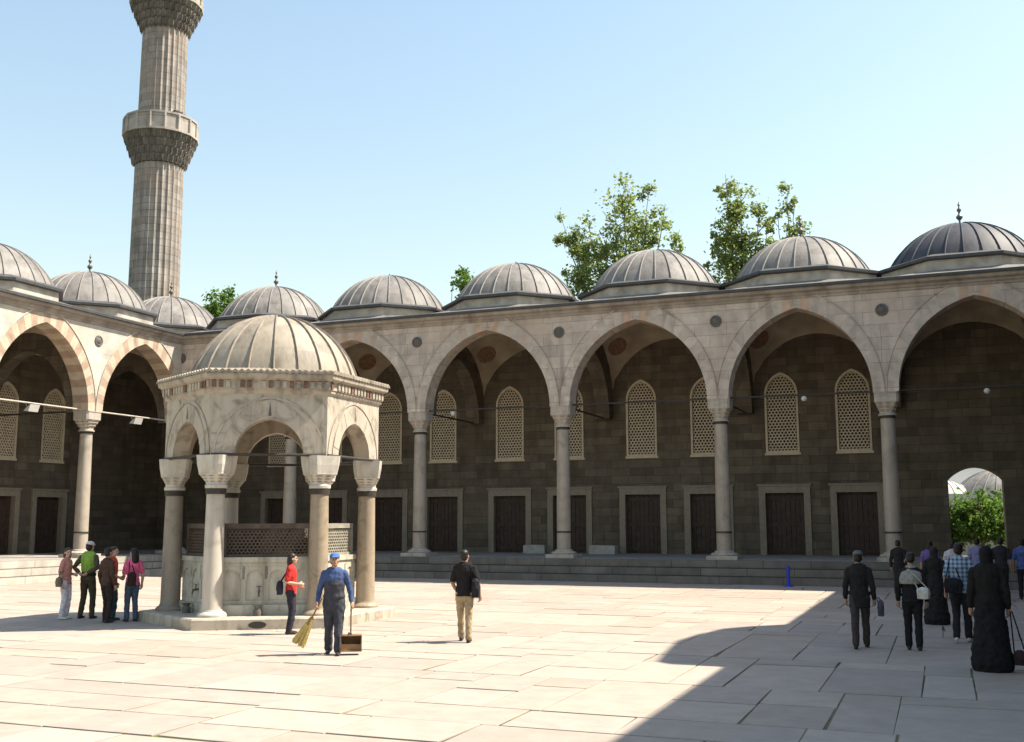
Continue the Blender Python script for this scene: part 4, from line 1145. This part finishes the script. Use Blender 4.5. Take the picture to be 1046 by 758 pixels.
def person(loc, rz, label, H=1.72, la=None, ra=None, lf=None, rf=None, lean=0.0, head=(0, 0), top='black', topcol=(.02, .02, .02), sleeve='short', legs='black_trousers',
           legcol=(.02, .02, .022), robe=False, hair='short', hairmat='hair', skin='skin', shoe='shoe', slim=1.0, topz=.86, belt=None, vest=None, scarfcol=None, capcol=(.1, .1, .1), vestz=(1.05, 1.42), group=None, legw=1.0, patch=None):
    """front faces -Y; la / ra = (elbow, wrist) offsets in body space for the left (+x) and right (-x) arm; lf / rf = (forward, side, lift) of the feet"""
    k = H/1.72
    root = empty('person', loc, rz, label, 'person', group)
    root.scale = (k, k, k)
    LN = lambda z: -lean*max(0, z - .92)          # lean forward
    V = lambda x, y, z: Vector((x, y + LN(z), z))
    sw = slim
    torso = [(.90, .150, .105, 0), (.98, .158, .108, 0), (1.08, .135, .092, -.005), (1.2, .148, .10, -.008), (1.32, .168, .108, 0), (1.41, .15, .085, .008), (1.455, .085, .06, .01)]
    X, Y_ = Vector((1, 0, 0)), Vector((0, 1, 0))
    def trings(grow, z0=0, z1=9): return [(V(0, y, z), X, Y_, rx*sw + grow, ry*sw + grow) for z, rx, ry, y in torso if z0 <= z <= z1]
    sh = {1: V(.172*sw, .008, 1.392), -1: V(-.172*sw, .008, 1.392)}
    la = la or ((.235, .03, 1.12), (.245, -.05, .87)); ra = ra or ((-.235, .03, 1.12), (-.245, -.05, .87))
    arms = {1: [sh[1]] + [V(*p) for p in la], -1: [sh[-1]] + [V(*p) for p in ra]}
    def fit_arm(s):
        a, e, w_ = arms[s]
        e2 = a + (e - a).normalized()*.29; w2 = e2 + (w_ - e).normalized()*.255
        arms[s] = [a, e2, w2]
    fit_arm(1); fit_arm(-1)
    hips = {1: Vector((.088*sw, 0, .9)), -1: Vector((-.088*sw, 0, .9))}
    feet = {1: lf or (0, .1, 0), -1: rf or (0, .1, 0)}
    legp = {}
    for s in (1, -1):
        fwd_, sd, lift = feet[s]
        an = Vector((s*sd, -fwd_ + .02, .085 + lift))
        hp = hips[s]; mid_ = (hp + an)/2; L1 = .411; d_ = (an - hp).length/2
        bend = math.sqrt(max(0, L1*L1 - d_*d_))
        legp[s] = [hp, mid_ + Vector((0, -bend, 0)), an]
    # ---- body: one continuous skin surface
    b = MB()
    ell_tube(b, trings(0))
    limb(b, [V(0, .012, 1.43), V(0, -.005, 1.53)], [.058, .053])
    hx, hz = head        # head turn (rad, + to its left), nod
    hc = V(0, -.02, 1.615)
    st = len(b.v)
    ball(b, (0, .012, .02), (.076, .094, .098)); ball(b, (0, -.03, -.045), (.055, .062, .066)); ball(b, (0, -.06, -.085), (.03, .03, .024))
    limb(b, [(0, -.083, .015), (0, -.103, -.022)], [.011, .016], 8); ball(b, (0, -.075, .033), (.05, .022, .012))
    for s in (1, -1): ball(b, (s*.078, .012, -.008), (.012, .022, .032)); ball(b, (s*.04, -.062, -.02), (.022, .02, .018))
    HM_ = Matrix.Translation(hc) @ Matrix.Rotation(hx, 4, 'Z') @ Matrix.Rotation(hz, 4, 'X')
    b.xform(HM_, st)
    hands = {}
    for s in (1, -1):
        a, e, w_ = arms[s]
        limb(b, [a, a.lerp(e, .5), e, e.lerp(w_, .35), w_], [.05, .045, .037, .038, .027])
        hands[s] = hand(b, w_, w_ - e, s, .75)
        h_, kn, an = legp[s]
        limb(b, [h_, h_.lerp(kn, .5), kn, kn.lerp(an, .35), an], [.083, .07, .052, .053, .036])
        limb(b, [an + Vector((0, .03, -.04)), an + Vector((0, -.06, -.05)), an + Vector((0, -.13, -.06))], [.03, .03, .024])
    body = fuse(b, 'body', M[skin], root, .0085, 2)
    # eyes, mouth
    for s in (1, -1):
        e_ = MB(); ball(e_, (0, 0, 0), (.014, .008, .008), 10); e_.xform(HM_ @ Matrix.Translation((s*.031, -.0815, .012)))
        e_.build('eye', M['eye'], root, smooth=True)
    e_ = MB(); ball(e_, (0, 0, 0), (.024, .008, .006), 10); e_.xform(HM_ @ Matrix.Translation((0, -.089, -.057))); e_.build('mouth', M['lip'], root, smooth=True)
    # ---- hair / headgear
    hm = M[hairmat]
    h = MB()
    ball(h, (0, .026, .045), (.086, .1, .088)); ball(h, (0, .05, -.01), (.082, .07, .085))
    if hair == 'long':
        limb(h, [(0, .06, .02), (0, .085, -.08), (0, .095, -.2), (0, .09, -.27)], [(.085, .06), (.1, .055), (.095, .045), (.06, .03)])
    elif hair == 'bob':
        limb(h, [(0, .04, .03), (0, .05, -.06), (0, .055, -.12)], [(.098, .075), (.106, .075), (.09, .06)])
    h.xform(HM_)
    if hair != 'scarf': fuse(h, 'hair', hm, root, .012, 3)
    if hair == 'scarf':
        sc_ = MB(); ball(sc_, (0, .02, .03), (.096, .11, .112)); limb(sc_, [(0, .03, 0), (0, .03, -.1), (0, .02, -.2)], [(.095, .085), (.085, .08), (.16, .1)])
        sc_.xform(HM_); fuse(sc_, 'headscarf', C('scarf' + str(scarfcol), scarfcol or (.05, .05, .05)), root, .012, 3, .01)
    if hair == 'cap':
        c_ = MB(); ball(c_, (0, .015, .062), (.093, .108, .075)); limb(c_, [(0, -.07, .055), (0, -.135, .04)], [(.07, .012), (.055, .008)])
        c_.xform(HM_); fuse(c_, 'cap', C('cap' + str(capcol), capcol), root, .01, 2)
    # ---- top
    t = MB()
    ell_tube(t, (trings(.02, topz, 1.43) if topz >= .9 else [(Vector((0, 0, topz)), X, Y_, .172*sw + .02, .122*sw + .025)] + trings(.024, .9, 1.43)), cap0=False)
    limb(t, [V(0, .012, 1.41), V(0, .008, 1.475)], [(.085, .07), (.064, .06)])
    for s in (1, -1):
        a, e, w_ = arms[s]
        if sleeve == 'long': limb(t, [a, a.lerp(e, .5), e, e.lerp(w_, .5), e.lerp(w_, .93)], [.062, .06, .054, .05, .042])
        elif sleeve == 'short': limb(t, [a, a.lerp(e, .4), a.lerp(e, .8)], [.062, .062, .06])
        elif sleeve == 'none': ball(t, a, (.06, .055, .05))
    fuse(t, 'shirt', C(top, topcol), root, .012, 3, .028)
    if vest:
        v_ = MB(); ell_tube(v_, trings(.04, *vestz))
        if vestz[1] > 1.3: limb(v_, [V(.11, .01, 1.38), V(.11, .01, 1.44)], [.06, .05])
        if vestz[1] > 1.3: limb(v_, [V(-.11, .01, 1.38), V(-.11, .01, 1.44)], [.06, .05])
        fuse(v_, 'vest', C(*vest), root, .012, 3, .02)
    # ---- legs
    l = MB()
    if robe:
        hem = .1
        ell_tube(l, [(Vector((0, .0, z)), X, Y_, rx, ry) for z, rx, ry in ((1.1, .155, .11), (.9, .19, .15), (.55, .23, .2), (hem, .29, .27))], 18)
        fuse(l, 'skirt', C(legs, legcol), root, .014, 3, .06)
    else:
        ell_tube(l, [(Vector((0, 0, z)), X, Y_, rx*sw + .018, ry*sw + .018) for z, rx, ry in ((.86, .15, .105), (.95, .156, .108), (1.03, .142, .098))])
        for s in (1, -1):
            h_, kn, an = legp[s]
            limb(l, [h_, h_.lerp(kn, .5), kn, kn.lerp(an, .5), an + Vector((0, .005, .0))], [.1*legw, .088*legw, .07*legw, .066*legw, .062*legw])
        fuse(l, 'trousers', C(legs, legcol), root, .012, 3, .03)
    if belt:
        bt = MB(); bt.loft([[Vector((0, 0, z)) + X*((.15*sw + .035)*math.cos(2*PI*j/24)) + Y_*((.105*sw + .035)*math.sin(2*PI*j/24)) for j in range(24)] for z in (.965, 1.02)])
        bt.build('belt', C('belt' + str(belt), belt), root, smooth=40)
    for s in (1, -1):
        an = legp[s][2]; o = an + Vector((0, 0, -.085))
        sm = MB()
        limb(sm, [o + Vector((0, .045, .035)), o + Vector((s*.006, -.05, .035)), o + Vector((s*.012, -.15, .026))], [(.038, .036), (.044, .035), (.038, .025)], 12)
        limb(sm, [an + Vector((0, .01, -.045)), an + Vector((0, .01, -.01))], [.043, .04])
        fuse(sm, 'shoe', M[shoe], root, .01, 2)
    bpy.context.view_layer.update()
    Wm = Matrix.Translation(loc) @ Matrix.Rotation(rz, 4, 'Z') @ Matrix.Scale(k, 4)
    root_info = {s: Wm @ hands[s] for s in (1, -1)}
    root_info['W'] = Wm; root_info['sh'] = {s: Wm @ sh[s] for s in (1, -1)}
    return root, root_info

def face_dir(loc, target=(0, 0)):
    """heading so that the front (-Y) looks at the target point"""
    d = Vector((target[0] - loc[0], target[1] - loc[1])); return math.atan2(d.y, d.x) + PI/2
def bag(W, c, size, col, label, strap_to=None, name='shoulder_bag', rz=0):
    """soft bag centred at c in the wearer's space, flap and strap as parts"""
    p = W @ Vector(c)
    ang = math.atan2(W[1][0], W[0][0]) + rz
    root = empty(name, p, ang, label, 'bag')
    mb = MB(); w_, d_, h_ = size
    limb(mb, [(-w_/2 + d_/2, 0, 0), (w_/2 - d_/2, 0, 0)], [(h_/2, d_/2)]*2) if False else ball(mb, (0, 0, 0), (w_/2, d_/2, h_/2))
    mb.box(-w_*.42, -d_*.36, -h_*.48, w_*.42, d_*.36, h_*.36)
    fuse(mb, 'pouch', C('bag' + str(col), col), root, .012, 4, .02)
    if strap_to:
        q = Matrix.Rotation(-ang, 3, 'Z') @ ((W @ Vector(strap_to)) - p)
        m_ = MB()
        for sx in (-1, 1):
            a = Vector((sx*w_*.38, 0, h_*.3))
            m_.tube(a, q + Vector((sx*.012, 0, .012)), .011, 6)
        m_.build('strap', C('bagstrap' + str(col), tuple(x*.7 for x in col)), root)
    return root

# --- the sweeper, walking towards the camera with a broom and a long-handled dustpan
P0 = (-9.96, 16.67, .008)
sw_, swi = person(P0, face_dir(P0, (-1.5, 0)), 'man in blue work shirt, blue cap and grey-blue overalls walking with a broom', 1.72,
    la=((.26, .05, 1.14), (.30, -.03, .92)), ra=((-.25, .05, 1.13), (-.28, -.10, .9)), lf=(.17, .09, 0), rf=(-.14, .09, .0), lean=.06, head=(.15, -.12), top='work_blue', topcol=(.055, .085, .19), vest=('overall_grey', (.05, .053, .065)), vestz=(.95, 1.21),
    sleeve='long', topz=.95, legs='overall_grey', legcol=(.05, .053, .065), hair='cap', capcol=(.07, .14, .34), legw=1.16)
M['straw'] = plain('yellow_straw', (.5, .38, .13), .9, .3, 40, 0, .6)
M['wood'] = plain('worn_brown_wood', (.22, .13, .065), .7, .3, 9, 0, .3)
h0 = swi[-1]
br = empty('broom', h0, 0, 'yellow straw broom held low in the right hand of the blue-clad man', 'broom')
dirv = Vector((-.30, -.10, -.62)).normalized()
mb = MB(); mb.tube(-dirv*.16, dirv*.3, .014, 10); mb.build('handle', M['wood'], br, smooth=40)
rg = random.Random(2); mb = MB()
a0 = dirv.orthogonal().normalized(); a1 = dirv.cross(a0)
flat = Vector((dirv.z, 0, -dirv.x)).normalized(); thin = dirv.cross(flat)
for i in range(170):
    u, v = rg.uniform(-1, 1), rg.uniform(-1, 1)
    p = dirv*.24 + flat*u*.035 + thin*v*.025; q = dirv*rg.uniform(.66, .74) + flat*u*.125 + thin*v*.045
    mb.tube(p, q, .0085, 4, .006)
bro = mb.build('bristles', M['straw'], br)
mb = MB(); mb.loft([[dirv*t + flat*(rx*math.cos(2*PI*j/16)) + thin*(ry*math.sin(2*PI*j/16)) for j in range(16)] for t, rx, ry in ((.2, .03, .025), (.24, .042, .033), (.34, .06, .037), (.36, .055, .033))]); mb.build('binding', M['wood'], br, smooth=40)
h1 = swi[1]
dp = empty('dustpan', (h1.x, h1.y, 0), face_dir(P0, (0, 0)), 'brown long-handled dustpan box held upright in the left hand of the blue-clad man', 'dustpan')
mb = MB(); mb.tube((0, 0, .3), (0, 0, h1.z + .1), .014, 10); mb.build('handle', M['wood'], dp, smooth=40)
mb = MB()
t_ = .015
mb.box(-.19, -.16, .07, .19, .16, .07 + t_); mb.box(-.19, .16 - t_, .085, .19, .16, .34); mb.box(-.19, -.16, .085, -.19 + t_, .145, .34); mb.box(.19 - t_, -.16, .085, .19, .145, .34)
mb.box(-.19 + .001, -.1, .325, .189, .1599, .3399)
mb.box(-.175, -.12, .085, .175, -.11, .19)
dpb = mb.build('pan', M['wood'], dp, merge=False)
mb = MB(); mb.tube((-.03, -.05, .33), (-.03, .06, .36), .02, 8); mb.tube((-.02, 0, .345), (.02, 0, .345), .025, 8); mb.build('hinge', M['iron'], dp)

# --- man with a bag walking away across the sunlit paving
P1 = (-8.63, 19.29, .008)
m1, i1 = person(P1, face_dir(P1, (-14, 40)), 'man in black short-sleeved shirt and khaki trousers walking away on the sunlit paving', 1.72, la=((.24, .0, 1.14), (.2, -.12, 1.02)), ra=((-.27, .06, 1.14), (-.29, .0, .89)),
    lf=(.2, .09, .0), rf=(-.12, .1, .0), head=(-.3, 0), top='black', topcol=(.018, .016, .016), legs='khaki', legcol=(.34, .26, .16), hair='short')
# facing away: the body's right (-x) is on the right of the picture
m1b = bag(i1['W'], (-.24, .12, 1.02), (.17, .3, .38), (.02, .02, .024), 'black bag slung at the hip of the man in khaki trousers', (-.1, .08, 1.43))

# --- woman in red by the fountain
P2 = (-12.56, 19.3, .008)
w2, i2 = person(P2, face_dir(P2, (-9.2, 21.0)), 'woman in red short-sleeved top and dark trousers standing at the fountain plinth', 1.62, ra=((-.2, .08, 1.13), (-.16, -.12, 1.1)), la=((.2, .06, 1.13), (.13, -.14, 1.05)),
    top='red', topcol=(.5, .035, .03), legs='navy_trousers', legcol=(.03, .028, .04), hair='bob', slim=.9, head=(.1, .05), skin='skin_fair')
bag(i2['W'], (-.02, .24, 1.0), (.3, .15, .3), (.03, .028, .045), 'dark navy handbag behind the woman in red', (-.12, .04, 1.4))

# --- the group standing in the fountain's shadow
G = 'visitors standing in the shade left of the fountain'
P3 = (-19.5, 20.3, .008)
a_, ia = person(P3, face_dir(P3, (-12, 22)), 'woman in white trousers and pale pink top, leftmost of the shaded group', 1.66, top='dusty_pink', topcol=(.42, .2, .17), legs='white_trousers', legcol=(.58, .56, .6), hair='bob', hairmat='hair_brown', skin='skin_fair', shoe='shoe_white', slim=.88, group=G, head=(-.7, 0),
    la=((.2, .05, 1.13), (.1, -.15, 1.1)))
bag(ia['W'], (-.26, .02, .92), (.36, .17, .24), (.17, .15, .11), 'big grey-tan handbag on the arm of the woman in white trousers', (-.19, .02, 1.25), 'handbag', .4)
P4 = (-19.15, 20.65, .008)
person(P4, face_dir(P4, (-22, 40)), 'officer in green reflective vest, white cap and olive trousers, seen from behind', 1.8, la=((.3, .1, 1.17), (.12, .18, 1.06)), ra=((-.3, .1, 1.17), (-.12, .18, 1.06)), top='olive_shirt', topcol=(.07, .06, .045), sleeve='long',
    legs='olive_trousers', legcol=(.055, .05, .032), hair='cap', capcol=(.6, .58, .54), vest=('hi_vis', (.22, .36, .06)), lf=(0, .15, 0), rf=(0, .15, 0), belt=(.03, .025, .02), group=G)
P5 = (-18.2, 20.4, .008)
person(P5, face_dir(P5, (-12, 24)), 'woman with long brown hair, orange-red top and teal jeans in the shaded group', 1.7, top='orange_red', topcol=(.5, .09, .06), legs='teal_jeans', legcol=(.05, .09, .10), hair='long', hairmat='hair_brown', skin='skin_fair', slim=.9, head=(-.3, 0), lf=(.05, .1, 0), group=G,
    ra=((-.22, .03, 1.13), (-.15, -.14, 1.05)))
P6 = (-17.95, 19.95, .008)
person(P6, face_dir(P6, (-16, 30)), 'person in brown jacket and dark trousers, back turned, in front of the two women', 1.68, top='brown_jacket', topcol=(.07, .04, .03), sleeve='long', legs='dark_brown_trousers', legcol=(.032, .024, .022), hair='short', hairmat='hair', slim=.92, lf=(.1, .1, 0), group=G)
P7 = (-17.6, 20.4, .008)
g7, i7 = person(P7, face_dir(P7, (-24, 24)), 'woman in bright pink top and blue jeans, rightmost of the shaded group', 1.66, top='pink', topcol=(.62, .12, .24), legs='blue_jeans', legcol=(.06, .085, .13), hair='long', skin='skin_fair', slim=.9, lf=(.06, .09, 0), head=(.2, .05), group=G,
    la=((.2, -.02, 1.13), (.14, -.22, 1.1)))
bag(i7['W'], (.1, .22, 1.02), (.2, .15, .34), (.035, .022, .02), 'dark shoulder bag behind the woman in pink', (.1, .05, 1.42))

# --- visitors walking in the shade on the right towards the gate
away = (3, 60)
P8 = (-1.46, 20.87, .008)
_, i8 = person(P8, face_dir(P8, (-1.5, 60)), 'person in dark jacket and grey cap, leftmost walker in the shade', 1.72, top='charcoal', topcol=(.022, .02, .02), sleeve='long', legs='grey_brown_trousers', legcol=(.05, .04, .04), hair='cap', capcol=(.12, .12, .12),
    lf=(-.2, .08, .0), rf=(.2, .08, .0), lean=.05, topz=.72)
bag(i8['W'], (-.36, -.02, .72), (.12, .28, .3), (.06, .06, .075), 'small grey bag carried low by the person in the grey cap', (-.3, -.02, .9), 'carrier_bag')
P9 = (-.56, 20.9, .008)
_, i9 = person(P9, face_dir(P9, (-1.0, 60)), 'person in black with a pale grey shawl over the shoulders, head bent, in the shade', 1.68, lean=.22, head=(0, .6), top='black', topcol=(.016, .016, .017), sleeve='long', legs='black_trousers', legcol=(.016, .016, .018), hair='short', vest=None, lf=(.08, .09, 0), rf=(-.04, .09, 0))
sh_ = MB(); X_, Yv = Vector((1, 0, 0)), Vector((0, 1, 0))
ell_tube(sh_, [(Vector((.02, -.03, 1.18)), X_, Yv, .2, .14), (Vector((.01, -.05, 1.27)), X_, Yv, .215, .15), (Vector((0, -.08, 1.37)), X_, Yv, .2, .13), (Vector((0, -.1, 1.45)), X_, Yv, .12, .09)], cap0=False)
so_ = fuse(sh_, 'shawl', C('shawl', (.26, .24, .21)), _, .012, 3, .02)
bag(i9['W'], (-.2, .16, 1.03), (.24, .14, .22), (.5, .48, .44), 'white bag at the right hip of the person with the shawl', (.05, .0, 1.44), 'handbag', -.3)
P10 = (-.2, 26.2, .008)
person(P10, face_dir(P10, away), 'figure in a long dark coat farther off, between the shawl wearer and the checked shirt', 1.68, top='dark_coat', topcol=(.022, .02, .02), sleeve='long', robe=True, legs='dark_coat', legcol=(.022, .02, .02), hair='scarf', scarfcol=(.03, .028, .03))
P11 = (.27, 22.53, .008)
cm_ = bpy.data.materials.new('check_cloth'); nt, N, L, P = nodes_of(cm_)
tc = N.new('ShaderNodeTexCoord'); sp = N.new('ShaderNodeSeparateXYZ'); L.new(tc.outputs['Object'], sp.inputs[0])
def band(o):
    m_ = N.new('ShaderNodeMath'); m_.operation = 'MULTIPLY'; m_.inputs[1].default_value = 2*PI/.075; L.new(o, m_.inputs[0])
    s_ = N.new('ShaderNodeMath'); s_.operation = 'SINE'; L.new(m_.outputs[0], s_.inputs[0])
    g_ = N.new('ShaderNodeMath'); g_.operation = 'GREATER_THAN'; g_.inputs[1].default_value = .1; L.new(s_.outputs[0], g_.inputs[0]); return g_.outputs[0]
ad = N.new('ShaderNodeMath'); L.new(band(sp.outputs[0]), ad.inputs[0]); L.new(band(sp.outputs[2]), ad.inputs[1])
hf = N.new('ShaderNodeMath'); hf.operation = 'MULTIPLY'; hf.inputs[1].default_value = .5; L.new(ad.outputs[0], hf.inputs[0])
cr = N.new('ShaderNodeValToRGB'); cr.color_ramp.elements[0].color = (.34, .44, .55, 1); cr.color_ramp.elements[1].color = (.06, .09, .17, 1); L.new(hf.outputs[0], cr.inputs[0]); L.new(cr.outputs[0], P.inputs['Base Color']); P.inputs['Roughness'].default_value = .9
CL['check'] = cm_
_, i11 = person(P11, face_dir(P11, away), 'man in light blue checked shirt and dark trousers walking towards the gate', 1.84, top='check', topcol=None, legs='dark_trousers', legcol=(.025, .025, .03), hair='short', rf=(.16, .09, 0), lf=(-.16, .09, .03), shoe='shoe_white')
bag(i11['W'], (.1, .23, 1.0), (.36, .17, .3), (.02, .02, .022), 'black bag across the lower back of the man in the checked shirt', (.13, .03, 1.46))
P12 = (.62, 18.5, .008)
_, i12 = person(P12, face_dir(P12, away), 'tall woman in long black robe and headscarf, nearest figure in the shade', 1.86, top='black', topcol=(.014, .014, .015), sleeve='long', robe=True, legs='black_robe', legcol=(.014, .014, .015), hair='scarf', scarfcol=(.014, .014, .015), slim=1.08)
bag(i12['W'], (-.36, .05, .2), (.2, .16, .24), (.035, .022, .024), 'dark shopping bag hanging low beside the woman in the black robe', (-.28, .0, .82), 'carrier_bag')
# farther visitors crowding before the gate
far = [((-.35, 33.0), 1.70, 'purple_top', (.13, .09, .25), 'visitor in purple top before the gate, leftmost of the far cluster', 'bob', None),
       ((.25, 34.0), 1.66, 'white_shirt', (.5, .48, .5), 'visitor in white shirt before the gate, right behind the purple top', 'short', None),
       ((.95, 35.5), 1.74, 'lavender_shirt', (.2, .2, .34), 'visitor in lavender shirt in the middle of the far cluster before the gate', 'short', None),
       ((1.55, 34.5), 1.78, 'dark_shirt', (.03, .03, .035), 'visitor in dark shirt before the gate, between lavender and blue shirts', 'short', None),
       ((2.15, 35.0), 1.74, 'blue_shirt', (.09, .13, .33), 'visitor in blue shirt before the gate, rightmost of the far cluster', 'short', None),
       ((-1.3, 36.0), 1.66, 'dark_jacket', (.025, .024, .025), 'dim visitor in dark jacket by the last column before the gate arch', 'short', None)]
for i, ((x, y_), Hh, tn_, tc_, lb, hr, sc__) in enumerate(far):
    p = (x, y_, .008)
    person(p, face_dir(p, (2 + i*.1, 60)), lb, Hh, top=tn_, topcol=tc_, sleeve='short' if i != 5 else 'long', legs='far_dark_trousers', legcol=(.03, .03, .035), hair=hr, lf=(.12*(-1)**i, .09, 0), rf=(-.12*(-1)**i, .09, 0), group='visitors crowding before the gate')


# ------------------------------------------------------------------ light, sky, camera
EL, AZX, AZY = R(54), .90, .436
S_ = Vector((AZX*math.cos(EL), AZY*math.cos(EL), math.sin(EL))).normalized()
sl = bpy.data.lights.new('sun', 'SUN'); sl.energy = 5; sl.angle = R(.53); sl.color = (1.0, .91, .77)
so = bpy.data.objects.new('sun', sl); so.rotation_euler = S_.to_track_quat('Z', 'Y').to_euler(); so.location = (20, 10, 40); link(so)
w = bpy.data.worlds.new('World'); SC.world = w; w.use_nodes = True
N = w.node_tree.nodes; L = w.node_tree.links
sk = N.new('ShaderNodeTexSky'); sk.sky_type = 'NISHITA'; sk.sun_disc = False
sk.sun_elevation = EL; sk.sun_rotation = math.atan2(AZX, AZY)
sk.altitude = 50; sk.air_density = 1.8; sk.dust_density = 1.2; sk.ozone_density = 0.0
L.new(sk.outputs[0], N['Background'].inputs[0]); N['Background'].inputs[1].default_value = .093

cam = bpy.data.cameras.new('camera'); co = bpy.data.objects.new('camera', cam); link(co); SC.camera = co
f_px, pitch, roll, yaw, hcam = 1095.909, .139, -.002, .377, 2.295
cam.sensor_width = 36; cam.sensor_fit = 'HORIZONTAL'; cam.lens = 36*f_px/1046; cam.clip_end = 5000; cam.clip_start = .1
fwd = Vector((-math.sin(yaw)*math.cos(pitch), math.cos(yaw)*math.cos(pitch), math.sin(pitch)))
rgt = Vector((math.cos(yaw), math.sin(yaw), 0)); up = rgt.cross(fwd)
r2 = rgt*math.cos(roll) + up*math.sin(roll); u2 = up*math.cos(roll) - rgt*math.sin(roll)
mat = Matrix((r2, u2, -fwd)).transposed().to_4x4(); mat.translation = (0, 0, hcam)
co.matrix_world = mat
vs = SC.view_settings; vs.view_transform = 'Standard'; vs.look = 'None'; vs.gamma = 1; vs.use_curve_mapping = False
vs.exposure = 1.16
SC.render.engine = 'CYCLES'
SC.cycles.max_bounces = 8; SC.cycles.diffuse_bounces = 6
